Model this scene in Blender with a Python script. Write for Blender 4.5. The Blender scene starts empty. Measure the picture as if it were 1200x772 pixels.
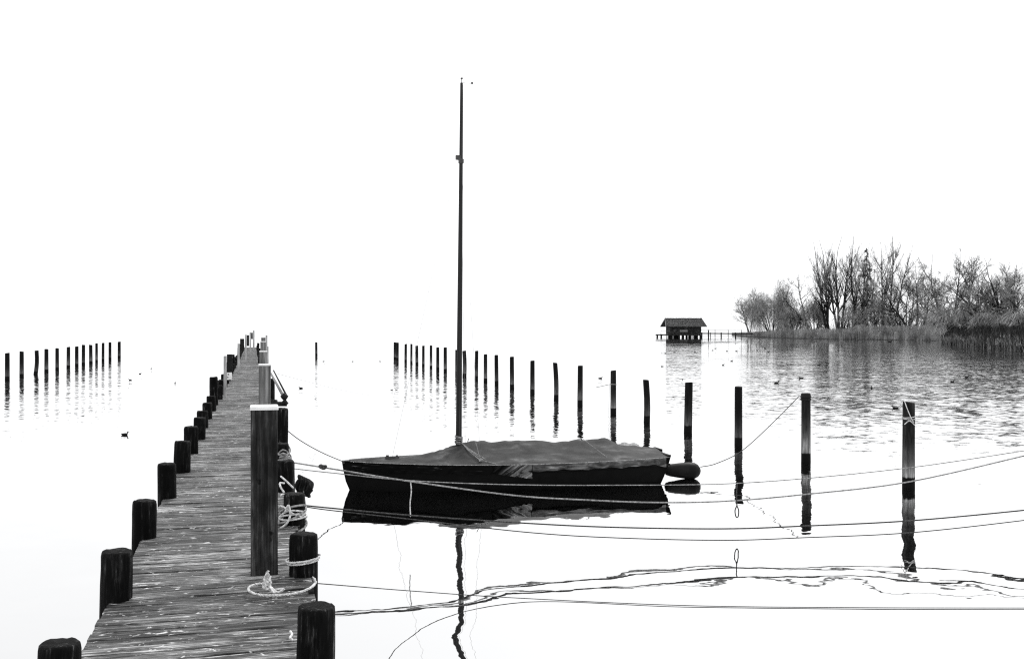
import bpy, math, random
from mathutils import Vector, Matrix
R = math.radians
rnd = random.Random(7)
S = bpy.context.scene
COL = S.collection

# ------------------------------------------------------------------ survey of the place
F = 1167.0                      # focal length in photo pixels (35 mm on 36 mm, 1200 px)
CX, HY, EYE = 600.0, 386.0, 2.3  # horizon row and eye height above the water
DECK = 0.70                     # jetty deck above the water
TH = math.atan(303 / F)         # direction of the jetty
DX, DY = -math.sin(TH), math.cos(TH)
NX, NY = math.cos(TH), math.sin(TH)

def ground(px, py, z=0.0):
    """point of the horizontal plane z seen at photo position px, py"""
    D = F * (EYE - z) / (py - HY)
    return Vector(((px - CX) / F * D, D, z))

def at(px, py, D):
    return Vector(((px - CX) / F * D, D, EYE - (py - HY) * D / F))

def pier(n, s, z=0.0):
    return Vector((n * NX + s * DX, n * NY + s * DY, z))

# ------------------------------------------------------------------ mesh helpers
class MB:
    def __init__(self):
        self.v, self.f = [], []
    def add(self, vs, fs):
        b = len(self.v)
        self.v += [tuple(x) for x in vs]
        self.f += [tuple(b + i for i in q) for q in fs]
    def box(self, c, size, rot=None, taper=1.0):
        hx, hy, hz = size[0] / 2, size[1] / 2, size[2] / 2
        vs = []
        for z, t in ((-hz, 1), (hz, taper)):
            for x, y in ((-hx, -hy), (hx, -hy), (hx, hy), (-hx, hy)):
                p = Vector((x * t, y * t, z))
                if rot is not None:
                    p = rot @ p
                vs.append(p + Vector(c))
        self.add(vs, [(0, 3, 2, 1), (4, 5, 6, 7), (0, 1, 5, 4), (1, 2, 6, 5), (2, 3, 7, 6), (3, 0, 4, 7)])
    def bar(self, a, b, w, h):
        a, b = Vector(a), Vector(b)
        d = b - a
        q = d.to_track_quat('Z', 'Y').to_matrix()
        self.box((a + b) / 2, (w, h, d.length), q)
    def tube(self, pts, rad, sides=6, cap=True):
        pts = [Vector(p) for p in pts]
        n = len(pts)
        rs = rad if isinstance(rad, (list, tuple)) else [rad] * n
        t0 = (pts[1] - pts[0]).normalized()
        ref = Vector((0, 0, 1)) if abs(t0.z) < .9 else Vector((1, 0, 0))
        u = t0.cross(ref).normalized()
        vs = []
        for i, p in enumerate(pts):
            t = (pts[min(i + 1, n - 1)] - pts[max(i - 1, 0)]).normalized()
            u = u - t * u.dot(t)
            u = u.normalized() if u.length > 1e-6 else t.orthogonal().normalized()
            w = t.cross(u)
            for k in range(sides):
                a = 2 * math.pi * k / sides
                vs.append(p + (u * math.cos(a) + w * math.sin(a)) * rs[i])
        fs = []
        for i in range(n - 1):
            for k in range(sides):
                k2 = (k + 1) % sides
                fs.append((i * sides + k, i * sides + k2, (i + 1) * sides + k2, (i + 1) * sides + k))
        if cap:
            fs.append(tuple(range(sides))[::-1])
            fs.append(tuple((n - 1) * sides + k for k in range(sides)))
        self.add(vs, fs)
    def strip(self, a, b, w):
        """a thin twig or blade: a tapering three sided sliver"""
        a, b = Vector(a), Vector(b)
        d = b - a
        u = d.orthogonal().normalized()
        u.rotate(Matrix.Rotation(rnd.uniform(0, 6.28), 3, d.normalized()))
        self.add([a + u * w / 2, a - u * w / 2, b], [(0, 1, 2)])
    def build(self, name, mat, parent=None, smooth=False, loc=None, rz=0.0):
        me = bpy.data.meshes.new(name)
        me.from_pydata(self.v, [], self.f)
        me.validate()
        if smooth:
            for p in me.polygons:
                p.use_smooth = True
        if mat:
            me.materials.append(mat)
        o = bpy.data.objects.new(name, me)
        COL.objects.link(o)
        if parent:
            o.parent = parent
        if loc is not None:
            o.location = loc
        o.rotation_euler = (0, 0, rz)
        return o

def tag(o, label=None, cat=None, group=None, kind=None):
    if label: o['label'] = label
    if cat: o['category'] = cat
    if group: o['group'] = group
    if kind: o['kind'] = kind
    return o

def empty(name, loc, rz=0.0):
    o = bpy.data.objects.new(name, None)
    COL.objects.link(o)
    o.location = loc
    o.rotation_euler = (0, 0, rz)
    o.empty_display_size = .2
    return o

def smooth_path(pts, k=8):
    pts = [Vector(p) for p in pts]
    P = [pts[0] * 2 - pts[1]] + pts + [pts[-1] * 2 - pts[-2]]
    out = []
    for i in range(1, len(P) - 2):
        a, b, c, d = P[i - 1], P[i], P[i + 1], P[i + 2]
        for j in range(k):
            t = j / k
            out.append(.5 * ((2 * b) + (c - a) * t + (2 * a - 5 * b + 4 * c - d) * t * t + (3 * b - a - 3 * c + d) * t ** 3))
    out.append(pts[-1])
    return out

def laid_rope(mb, path, r, strands=3, pitch=7.0):
    """a rope laid from strands: each strand a helix round the path"""
    path = [Vector(p) for p in path]
    fine, L = [], [0.0]
    for i in range(len(path) - 1):
        a, b = path[i], path[i + 1]
        n = max(1, int((b - a).length / (r * 1.6)))
        for j in range(n):
            fine.append(a.lerp(b, j / n))
    fine.append(path[-1])
    for i in range(1, len(fine)):
        L.append(L[-1] + (fine[i] - fine[i - 1]).length)
    for s in range(strands):
        pts = []
        for i, p in enumerate(fine):
            t = (fine[min(i + 1, len(fine) - 1)] - fine[max(i - 1, 0)]).normalized()
            ref = Vector((0, 0, 1)) if abs(t.z) < .95 else Vector((1, 0, 0))
            u = t.cross(ref).normalized(); w = t.cross(u)
            a = 2 * math.pi * (s / strands + L[i] / (r * pitch))
            pts.append(p + (u * math.cos(a) + w * math.sin(a)) * r * .5)
        mb.tube(pts, r * .56, 5)

# ------------------------------------------------------------------ materials (the photograph is monochrome)
def nodes(name):
    m = bpy.data.materials.new(name)
    m.use_nodes = True
    nt = m.node_tree
    return m, nt, nt.nodes['Principled BSDF']

def N(nt, t, **kw):
    n = nt.nodes.new(t)
    for k, v in kw.items():
        setattr(n, k, v)
    return n

def ramp(nt, stops, src):
    r = N(nt, 'ShaderNodeValToRGB')
    e = r.color_ramp.elements
    while len(e) < len(stops):
        e.new(.5)
    for q, (p, c) in zip(e, stops):
        q.position = p
        q.color = (c, c, c, 1)
    nt.links.new(src, r.inputs['Fac'])
    return r.outputs['Color']

def noise(nt, vec, scale, detail=4, rough=.55, dist=0.0):
    n = N(nt, 'ShaderNodeTexNoise')
    n.inputs['Scale'].default_value = scale
    n.inputs['Detail'].default_value = detail
    n.inputs['Roughness'].default_value = rough
    n.inputs['Distortion'].default_value = dist
    nt.links.new(vec, n.inputs['Vector'])
    return n.outputs['Fac']

def coords(nt, scale=(1, 1, 1), jitter=True, rot=None):
    tc = N(nt, 'ShaderNodeTexCoord')
    mp = N(nt, 'ShaderNodeMapping')
    mp.inputs['Scale'].default_value = scale
    src = tc.outputs['Object']
    if rot:
        vr = N(nt, 'ShaderNodeVectorRotate', rotation_type='Y_AXIS'); vr.inputs['Angle'].default_value = rot
        nt.links.new(src, vr.inputs['Vector']); src = vr.outputs[0]
    nt.links.new(src, mp.inputs['Vector'])
    if jitter:
        oi = N(nt, 'ShaderNodeObjectInfo')
        mu = N(nt, 'ShaderNodeMath', operation='MULTIPLY')
        mu.inputs[1].default_value = 37.0
        nt.links.new(oi.outputs['Random'], mu.inputs[0])
        cb = N(nt, 'ShaderNodeCombineXYZ')
        for k in range(3):
            nt.links.new(mu.outputs[0], cb.inputs[k])
        nt.links.new(cb.outputs[0], mp.inputs['Location'])
    return mp.outputs['Vector']

def math_(nt, op, a, b=None, clamp=False):
    m = N(nt, 'ShaderNodeMath', operation=op)
    m.use_clamp = clamp
    for i, x in enumerate((a, b)):
        if x is None: continue
        if isinstance(x, (int, float)): m.inputs[i].default_value = x
        else: nt.links.new(x, m.inputs[i])
    return m.outputs[0]

def mix(nt, fac, a, b, mode='MIX'):
    m = N(nt, 'ShaderNodeMix', data_type='RGBA', blend_type=mode)
    for i, x in ((0, fac), (6, a), (7, b)):
        if isinstance(x, (int, float)):
            m.inputs[i].default_value = x if i == 0 else (x, x, x, 1)
        else:
            nt.links.new(x, m.inputs[i])
    return m.outputs[2]

def bump(nt, bs, h, dist, strength=1.0):
    b = N(nt, 'ShaderNodeBump')
    b.inputs['Strength'].default_value = strength
    b.inputs['Distance'].default_value = dist
    nt.links.new(h, b.inputs['Height'])
    nt.links.new(b.outputs[0], bs.inputs['Normal'])

def noisy(name, stops, scale=(1, 1, 1), freq=5, detail=5, rough=.7, bumpd=0.0, spec=.4, dist=0.0, rot=None):
    m, nt, bs = nodes(name)
    v = coords(nt, scale, True, rot)
    n = noise(nt, v, freq, detail, .6, dist)
    nt.links.new(ramp(nt, stops, n), bs.inputs['Base Color'])
    bs.inputs['Roughness'].default_value = rough
    bs.inputs['Specular IOR Level'].default_value = spec
    if bumpd:
        bump(nt, bs, n, bumpd)
    return m

def mat_deck():
    m, nt, bs = nodes('weathered_planks')
    g = N(nt, 'ShaderNodeNewGeometry')
    tc = N(nt, 'ShaderNodeTexCoord')
    # shift the grain for every plank
    off = N(nt, 'ShaderNodeVectorMath', operation='SCALE')
    cb = N(nt, 'ShaderNodeCombineXYZ')
    nt.links.new(g.outputs['Random Per Island'], cb.inputs[0])
    nt.links.new(g.outputs['Random Per Island'], cb.inputs[1])
    off.inputs['Scale'].default_value = 51.0
    nt.links.new(cb.outputs[0], off.inputs[0])
    ad = N(nt, 'ShaderNodeVectorMath', operation='ADD')
    nt.links.new(tc.outputs['Object'], ad.inputs[0]); nt.links.new(off.outputs[0], ad.inputs[1])
    mp = N(nt, 'ShaderNodeMapping'); mp.inputs['Scale'].default_value = (2.2, 34, 12)
    nt.links.new(ad.outputs[0], mp.inputs['Vector'])
    grain = noise(nt, mp.outputs[0], 1.6, 8, .72, .35)
    mp2 = N(nt, 'ShaderNodeMapping'); mp2.inputs['Scale'].default_value = (1.1, 60, 12)
    nt.links.new(ad.outputs[0], mp2.inputs['Vector'])
    fine = noise(nt, mp2.outputs[0], 2.2, 4, .7)
    blot = noise(nt, tc.outputs['Object'], 1.7, 5, .62)
    mp3 = N(nt, 'ShaderNodeMapping'); mp3.inputs['Scale'].default_value = (7, 26, 9)
    nt.links.new(tc.outputs['Object'], mp3.inputs['Vector'])
    rot = noise(nt, mp3.outputs[0], 1.3, 7, .7)
    c = ramp(nt, [(.37, .003), (.45, .035), (.53, .19), (.63, .60)], grain)
    c = mix(nt, .75, c, ramp(nt, [(.36, .10), (.46, .65), (.58, 1.0)], fine), 'MULTIPLY')
    c = mix(nt, 1.0, c, ramp(nt, [(.30, .20), (.48, .74), (.64, 1.65)], blot), 'MULTIPLY')
    c = mix(nt, 1.0, c, ramp(nt, [(.35, .08), (.46, .85), (.6, 1.0)], rot), 'MULTIPLY')
    isl = ramp(nt, [(0, .42), (.5, .85), (1, 1.3)], g.outputs['Random Per Island'])
    c = mix(nt, 1.0, c, isl, 'MULTIPLY')
    # pale droppings and splinters lying on the planks
    mp4 = N(nt, 'ShaderNodeMapping'); mp4.inputs['Scale'].default_value = (4.5, 8, 8)
    nt.links.new(tc.outputs['Object'], mp4.inputs['Vector'])
    spots = noise(nt, mp4.outputs[0], 2.6, 6, .66, .8)
    c = mix(nt, ramp(nt, [(.61, 0), (.655, 1)], spots), c, .66)
    nt.links.new(c, bs.inputs['Base Color'])
    bs.inputs['Roughness'].default_value = .62
    bs.inputs['Specular IOR Level'].default_value = .3
    bump(nt, bs, grain, .006, .9)
    return m

def mat_pole():
    """lake pole: dark head, dry pale belt, black wet foot (object z is height over the water)"""
    m, nt, bs = nodes('lake_pole_wood')
    v = coords(nt, (14, 14, 1.6))
    st = noise(nt, v, 1.5, 6, .68)
    tc = N(nt, 'ShaderNodeTexCoord')
    sx = N(nt, 'ShaderNodeSeparateXYZ'); nt.links.new(tc.outputs['Object'], sx.inputs[0])
    oi = N(nt, 'ShaderNodeObjectInfo')
    shift = math_(nt, 'MULTIPLY', math_(nt, 'SUBTRACT', oi.outputs['Random'], .5), .16)
    wob = math_(nt, 'MULTIPLY', math_(nt, 'SUBTRACT', st, .5), .5)
    wob2 = math_(nt, 'MULTIPLY', wob, .1)
    z = math_(nt, 'ADD', math_(nt, 'ADD', sx.outputs[2], shift), wob)
    head = ramp(nt, [(.0, .17), (.26, .12), (.46, .045), (.70, .012), (1, .007)], z)
    head = mix(nt, 1.0, head, ramp(nt, [(.34, .12), (.50, .7), (.68, 2.0)], st), 'MULTIPLY')
    rng = oi.outputs['Color']
    head = mix(nt, 1.0, head, rng, 'MULTIPLY')
    wet = ramp(nt, [(.145, 0), (.165, 1)], math_(nt, 'ADD', sx.outputs[2], wob2))
    c = mix(nt, wet, .0025, head)
    nt.links.new(c, bs.inputs['Base Color'])
    bs.inputs['Roughness'].default_value = .75
    bs.inputs['Specular IOR Level'].default_value = .12
    bump(nt, bs, st, .008)
    return m

def mat_pile():
    m, nt, bs = nodes('tarred_pile')
    v = coords(nt, (20, 20, 2.2))
    st = noise(nt, v, 1.6, 7, .7)
    c = ramp(nt, [(.38, .001), (.52, .005), (.60, .026), (.68, .20)], st)
    v2 = coords(nt, (5, 5, 3))
    c = mix(nt, 1.0, c, ramp(nt, [(.40, .12), (.66, 1.1)], noise(nt, v2, 1.4, 4, .6)), 'MULTIPLY')
    nt.links.new(c, bs.inputs['Base Color'])
    bs.inputs['Roughness'].default_value = .8
    bs.inputs['Specular IOR Level'].default_value = .10
    bump(nt, bs, st, .008)
    return m

def mat_water():
    m, nt, bs = nodes('calm_lake_water')
    bs.inputs['Metallic'].default_value = 1.0
    bs.inputs['Base Color'].default_value = (.625, .625, .625, 1)
    bs.inputs['Roughness'].default_value = .012
    g = N(nt, 'ShaderNodeNewGeometry')
    P = g.outputs['Position']
    def wave(scale, amp, stretch=(1, 1, 1), detail=1.5, mask=None):
        mp = N(nt, 'ShaderNodeMapping'); mp.inputs['Scale'].default_value = stretch
        nt.links.new(P, mp.inputs['Vector'])
        n = N(nt, 'ShaderNodeTexNoise')
        n.inputs['Scale'].default_value = scale
        n.inputs['Detail'].default_value = detail
        n.inputs['Roughness'].default_value = .5
        nt.links.new(mp.outputs[0], n.inputs['Vector'])
        s = N(nt, 'ShaderNodeVectorMath', operation='SUBTRACT')
        nt.links.new(n.outputs['Color'], s.inputs[0]); s.inputs[1].default_value = (.5, .5, .5)
        k = N(nt, 'ShaderNodeVectorMath', operation='SCALE')
        nt.links.new(s.outputs[0], k.inputs[0])
        if mask is None:
            k.inputs['Scale'].default_value = amp
        else:
            nt.links.new(math_(nt, 'MULTIPLY', mask, amp), k.inputs['Scale'])
        return k.outputs[0]
    sx = N(nt, 'ShaderNodeSeparateXYZ'); nt.links.new(P, sx.inputs[0])
    # light air over the open lake: fine ripples start some way out from the jetty
    mr = N(nt, 'ShaderNodeMapRange'); mr.inputs['From Min'].default_value = 11; mr.inputs['From Max'].default_value = 34
    mr.inputs['To Min'].default_value = .10; mr.inputs['To Max'].default_value = 1.0
    mr.interpolation_type = 'SMOOTHSTEP'
    nt.links.new(sx.outputs[1], mr.inputs['Value'])
    patch = noise(nt, P, .045, 2, .5)
    m2 = N(nt, 'ShaderNodeMapRange'); m2.inputs['From Min'].default_value = 85; m2.inputs['From Max'].default_value = 170
    m2.inputs['To Min'].default_value = 1.0; m2.inputs['To Max'].default_value = .30
    nt.links.new(sx.outputs[1], m2.inputs['Value'])      # the water lies calmer in the lee of the shore
    mask = math_(nt, 'MULTIPLY', math_(nt, 'MULTIPLY', mr.outputs[0], m2.outputs[0]), ramp(nt, [(.35, .55), (.6, 1.0)], patch))
    m3 = N(nt, 'ShaderNodeMapRange'); m3.inputs['From Min'].default_value = 14; m3.inputs['From Max'].default_value = 38
    m3.inputs['To Min'].default_value = 1.0; m3.inputs['To Max'].default_value = .30
    nt.links.new(sx.outputs[1], m3.inputs['Value'])
    mid_mask = m3.outputs[0]
    w = [wave(.42, W_SWELL, (1, 1.2, 1), 1.0), wave(1.25, W_MID, (1, 1, 1), 1.0, mid_mask), wave(7.0, W_FINE, (.7, 1.25, 1), 2.0, mask), wave(2.7, .075, (.8, 1.2, 1), 1.0, mask)]
    a = w[0]
    for b in w[1:]:
        ad = N(nt, 'ShaderNodeVectorMath', operation='ADD')
        nt.links.new(a, ad.inputs[0]); nt.links.new(b, ad.inputs[1]); a = ad.outputs[0]
    fl = N(nt, 'ShaderNodeVectorMath', operation='MULTIPLY'); fl.inputs[1].default_value = (1, 1, 0)
    nt.links.new(a, fl.inputs[0])
    up = N(nt, 'ShaderNodeVectorMath', operation='ADD'); up.inputs[1].default_value = (0, 0, 1)
    nt.links.new(fl.outputs[0], up.inputs[0])
    nm = N(nt, 'ShaderNodeVectorMath', operation='NORMALIZE'); nt.links.new(up.outputs[0], nm.inputs[0])
    nt.links.new(nm.outputs[0], bs.inputs['Normal'])
    return m
W_SWELL, W_MID, W_FINE = .036, .062, .26

M = {}
M['deck'] = mat_deck()
M['pole'] = mat_pole()
M['pile'] = mat_pile()
M['water'] = mat_water()
M['beam'] = noisy('dark_beam_wood', [(.35, .004), (.65, .03)], (1, 1, 6), 3)
M['post'] = noisy('stained_square_timber', [(.32, .003), (.45, .014), (.56, .05), (.68, .16)], (6, 6, 1.6), 1.6, 6, .7, .003, .25)
def mat_timber(name, lo, mid, hi):
    m, nt, bs = nodes(name)
    st = noise(nt, coords(nt, (26, 26, 1.0)), 1.6, 7, .7, .25)
    bl = noise(nt, coords(nt, (5, 5, 2.2)), 1.3, 5, .6)
    cr = noise(nt, coords(nt, (46, 46, .9)), 1.2, 4, .6, .2)
    kn = noise(nt, coords(nt, (9, 9, 6)), 1.5, 3, .5)
    c = ramp(nt, [(.34, lo), (.50, mid), (.66, hi)], st)
    c = mix(nt, 1.0, c, ramp(nt, [(.34, .25), (.50, .8), (.66, 2.2)], bl), 'MULTIPLY')
    c = mix(nt, 1.0, c, ramp(nt, [(.34, .08), (.40, 1)], cr), 'MULTIPLY')
    c = mix(nt, 1.0, c, ramp(nt, [(.27, .10), (.33, 1)], kn), 'MULTIPLY')
    nt.links.new(c, bs.inputs['Base Color'])
    bs.inputs['Roughness'].default_value = .75; bs.inputs['Specular IOR Level'].default_value = .15
    bump(nt, bs, st, .004)
    return m
M['post'] = mat_timber('stained_square_timber', .006, .022, .085)
M['post_grey'] = noisy('grey_square_timber', [(.30, .05), (.50, .16), (.70, .36)], (22, 22, 1.2), 1.3, 6, .75, .003, .25)
M['white_paint'] = noisy('chalky_white_paint', [(.3, .7), (.6, .86)], (1, 1, 1), 9, 4, .6)
M['pale_wood'] = noisy('bleached_wood', [(.3, .22), (.7, .52)], (10, 10, 1.4), 2, 5, .8)
M['black_board'] = noisy('black_board_paint', [(.3, .003), (.7, .014)], (1, 1, 1), 6, 4, .7, 0, .2)
M['tarp'] = noisy('canvas_boat_cover', [(.30, .004), (.42, .021), (.56, .040), (.72, .13)], (1.3, 2.2, 2), 2.0, 9, .7, .006, .2, .4)  # stain blotches, plus crease shade painted into the canvas colour
M['skirt'] = noisy('worn_cover_hem', [(.36, .006), (.47, .045), (.58, .12), (.72, .32)], (2, 2, 7), 2.0, 7, .6, .004, .3, .6)
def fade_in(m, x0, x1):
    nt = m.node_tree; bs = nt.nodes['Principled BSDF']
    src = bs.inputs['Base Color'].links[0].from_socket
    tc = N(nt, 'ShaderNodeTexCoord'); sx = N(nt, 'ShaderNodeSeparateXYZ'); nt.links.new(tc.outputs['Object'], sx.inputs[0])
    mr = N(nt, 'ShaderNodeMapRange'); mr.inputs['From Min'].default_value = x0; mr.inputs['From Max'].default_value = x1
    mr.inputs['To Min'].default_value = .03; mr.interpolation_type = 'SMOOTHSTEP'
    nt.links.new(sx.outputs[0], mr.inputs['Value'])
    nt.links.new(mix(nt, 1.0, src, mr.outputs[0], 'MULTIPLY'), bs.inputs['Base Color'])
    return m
M['skirt_fan'] = fade_in(noisy('fold_shaded_hem', [(.36, .006), (.48, .045), (.60, .17), (.72, .42)], (1.6, 1.6, 15), 1.9, 6, .75, .004, .03, .5, R(32)), 1.92, 2.40)  # light and shade of slanting folds painted into the colour, fading in aft
M['skirt_dark'] = noisy('dark_cover_hem', [(.52, .0008), (.61, .003), (.68, .04), (.76, .22)], (2.2, 2.2, 14), 1.5, 6, .6, .003, .06, 1.0)  # near-black cloth with a few pale streaks
M['hull'] = noisy('black_hull_paint', [(.3, .001), (.7, .004)], (1, 1, 1), 4, 4, .55, 0, .08)
M['mast'] = noisy('dark_mast_varnish', [(.35, .002), (.55, .007), (.7, .04)], (30, 30, .8), 1.2, 5, .45, 0, .3)
M['fitting'] = noisy('tarnished_metal', [(.3, .02), (.7, .08)], (1, 1, 1), 20, 3, .5)
M['wire'] = noisy('steel_wire', [(.3, .10), (.7, .2)], (1, 1, 1), 20, 2, .45)
M['rope_dark'] = noisy('wet_dark_rope', [(.35, .02), (.65, .10)], (1, 1, 1), 60, 3, .85, 0, .1)
M['rope_pale'] = noisy('bleached_rope', [(.34, .32), (.5, .60), (.66, .80)], (1, 1, 1), 50, 3, .85, 0, .1)
M['rope_grey'] = noisy('grey_rope', [(.35, .13), (.65, .40)], (1, 1, 1), 40, 3, .85, 0, .1)
M['float'] = noisy('dark_rubber_float', [(.35, .004), (.6, .012), (.75, .05)], (2, 2, 2), 2.4, 5, .5, .004, .12)
M['duck'] = noisy('dark_plumage', [(.35, .003), (.65, .018)], (1, 1, 1), 12, 4, .7, 0, .1)
M['duck_pale'] = noisy('pale_plumage', [(.35, .1), (.65, .35)], (1, 1, 1), 12, 4, .7, 0, .1)
M['bark'] = noisy('dark_bark', [(.35, .006), (.55, .022), (.7, .06)], (3, 3, .5), 2, 5, .9, 0, .1)
M['bark_mid'] = noisy('grey_bark', [(.35, .05), (.65, .14)], (3, 3, .5), 2, 5, .9, 0, .1)
M['twig'] = noisy('winter_twigs', [(.35, .16), (.65, .36)], (1, 1, 1), .4, 4, .9, 0, .1)
M['willow'] = noisy('willow_twigs', [(.35, .13), (.65, .36)], (1, 1, 1), .35, 5, .9, 0, .1)
M['bush'] = noisy('bush_leaves', [(.35, .07), (.5, .24), (.65, .48)], (1, 1, 1), .45, 6, .9, 0, .1)
M['needles'] = noisy('conifer_needles', [(.35, .04), (.65, .14)], (1, 1, 1), .6, 4, .9, 0, .1)
M['reed'] = noisy('dry_reed', [(.34, .06), (.5, .24), (.66, .45)], (1, 1, .6), .6, 7, .85, 0, .1)
M['reed_dark'] = noisy('brown_reed', [(.36, .01), (.5, .06), (.64, .36)], (1, 1, .45), .55, 7, .85, 0, .1)
def mat_reed_dark():
    m, nt, bs = nodes('brown_reed')
    n = noise(nt, coords(nt, (1, 1, .30)), 1.1, 8, .7)
    tc = N(nt, 'ShaderNodeTexCoord'); sx = N(nt, 'ShaderNodeSeparateXYZ'); nt.links.new(tc.outputs['Object'], sx.inputs[0])
    z = math_(nt, 'MULTIPLY', math_(nt, 'ADD', sx.outputs[2], math_(nt, 'MULTIPLY', math_(nt, 'SUBTRACT', n, .5), 1.6)), .4)
    stem = ramp(nt, [(.0, .02), (.25, .075), (.55, .04), (1, .022)], z)   # pale stems, dark leaves and plumes
    c = mix(nt, 1.0, stem, ramp(nt, [(.36, .25), (.5, .9), (.62, 3.6)], n), 'MULTIPLY')
    nt.links.new(c, bs.inputs['Base Color']); bs.inputs['Roughness'].default_value = .9; bs.inputs['Specular IOR Level'].default_value = .05
    return m
M['reed_dark'] = mat_reed_dark()
M['soil'] = noisy('shore_soil', [(.35, .02), (.65, .07)], (1, 1, 1), .4, 6, .95, 0, .1)
M['hut_wall'] = noisy('boathouse_boards', [(.38, .006), (.55, .025), (.70, .10)], (1.2, 1.2, 3), 1.5, 6, .85, 0, .1)
M['hut_roof'] = noisy('shingle_roof', [(.36, .005), (.5, .025), (.64, .16)], (2, 2, 2), 2.2, 6, .85, 0, .1)

# ------------------------------------------------------------------ setting: lake, shore
def disc(name, mat, r, z):
    mb = MB()
    mb.add([(-r, -40, z), (r, -40, z), (r, r, z), (-r, r, z)], [(0, 1, 2, 3)])
    return mb.build(name, mat)
tag(disc('water', M['water'], 6000, 0.0), kind='structure')

shore_px = [(858, 392.6), (879, 394.6), (928, 396.6), (986, 397.8), (1030, 398.2), (1074, 398.9), (1100, 399.6), (1108, 402.6), (1153, 407), (1200, 411.5), (1290, 418)]
edge = [ground(x, y) for x, y in shore_px]
def shore_at(px):
    """distance to the water's edge along the sight line px (survey helper)"""
    for (a, ya), (b, yb) in zip(shore_px, shore_px[1:]):
        if a <= px <= b:
            return F * EYE / (ya + (yb - ya) * (px - a) / (b - a) - HY)
    return F * EYE / (shore_px[0][1] - HY if px < shore_px[0][0] else shore_px[-1][1] - HY)
mb = MB()
rows = []
for p in edge:
    d = Vector((p.x, p.y, 0)).normalized()
    row = []
    for dist, z in ((-.6, -.25), (1.2, .12), (5, .32), (14, .45), (40, .5), (110, .5), (112, -.4)):
        q = p + d * dist
        row.append((q.x + rnd.uniform(-.3, .3), q.y + rnd.uniform(-.3, .3), z + (rnd.uniform(-.05, .05) if z > 0 else 0)))
    rows.append(row)
vs = [v for r in rows for v in r]
k = len(rows[0])
fs = [(i * k + j, (i + 1) * k + j, (i + 1) * k + j + 1, i * k + j + 1) for i in range(len(rows) - 1) for j in range(k - 1)]
mb.add(vs, fs)
tag(mb.build('shore', M['soil'], smooth=True), kind='structure')

# ------------------------------------------------------------------ the jetty
jetty = empty('jetty', pier(0, 0, 0), TH)
tag(jetty, 'long narrow plank jetty on tarred round piles running out into the lake', 'jetty')
SEND = 92.0
mb = MB()
s = 2.0
while s < SEND:
    w = rnd.uniform(.115, .15)
    a = -.825 + rnd.uniform(-.006, .006)
    b = .345 + rnd.uniform(-.022, .022)
    z = DECK - .022 + rnd.uniform(-.004, .004)
    if s < 40:
        # a plank of several stations so its edges wander
        nst = 7
        g = rnd.uniform(.006, .017)
        sk = rnd.uniform(-.010, .010)
        vs = []
        for i in range(nst):
            x = a + (b - a) * i / (nst - 1)
            o = sk * (i / (nst - 1) - .5)
            e0, e1 = rnd.uniform(-.003, .003), rnd.uniform(-.003, .003)
            up = rnd.uniform(-.002, .002)
            y0, y1 = s + o + e0, s + w - g + o + e1
            ch = .004
            vs += [(x, y0, z - .022), (x, y0, z + .022 - ch + up), (x, y0 + ch, z + .022 + up), (x, y1 - ch, z + .022 + up), (x, y1, z + .022 - ch + up), (x, y1, z - .022)]
        fs = []
        for i in range(nst - 1):
            for j in range(6):
                j2 = (j + 1) % 6
                fs.append((i * 6 + j, i * 6 + j2, (i + 1) * 6 + j2, (i + 1) * 6 + j))
        fs.append(tuple(range(6))); fs.append(tuple((nst - 1) * 6 + j for j in range(6))[::-1])
        mb.add(vs, [q[::-1] for q in fs])
    else:
        mb.box(((a + b) / 2, s + w / 2, z), (b - a, w - .006, .044))
    s += w
mb.build('deck', M['deck'], jetty)
for x in (-.70, .22):
    mb = MB(); mb.box((x, (2 + SEND) / 2, DECK - .044 - .085 - .006), (.12, SEND - 2, .16)); mb.build('stringer', M['beam'], jetty)

def pile_mesh(r, top, seed, rough=.004, sides=20):
    q = random.Random(seed)
    mb = MB()
    zs = [-.6, .0, .3, top - .20, top - .10, top - .03, top - .008, top]
    rs = [1.04, 1.03, 1.02, 1.0, 1.0, .985, .94, .84]
    ph = [q.uniform(0, 6.28) for _ in range(4)]
    tilt = (q.uniform(-.05, .05), q.uniform(-.05, .05))
    vs = []
    for i, (z, k) in enumerate(zip(zs, rs)):
        for j in range(sides):
            a = 2 * math.pi * j / sides
            rr = r * k * (1 + .03 * math.sin(2 * a + ph[0]) + .02 * math.sin(3 * a + ph[1]) + .012 * math.sin(7 * a + ph[2])) + q.uniform(-rough, rough) * .5
            x, y = rr * math.cos(a), rr * math.sin(a)
            zz = z + (tilt[0] * x + tilt[1] * y + q.uniform(-.004, .004) if i >= 5 else 0)
            vs.append((x, y, zz))
    n = len(zs)
    vs.append((0, 0, top - .004))
    fs = [(i * sides + j, i * sides + (j + 1) % sides, (i + 1) * sides + (j + 1) % sides, (i + 1) * sides + j) for i in range(n - 1) for j in range(sides)]
    fs += [((n - 1) * sides + j, (n - 1) * sides + (j + 1) % sides, n * sides) for j in range(sides)]
    mb.add(vs, fs)
    return mb

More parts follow.
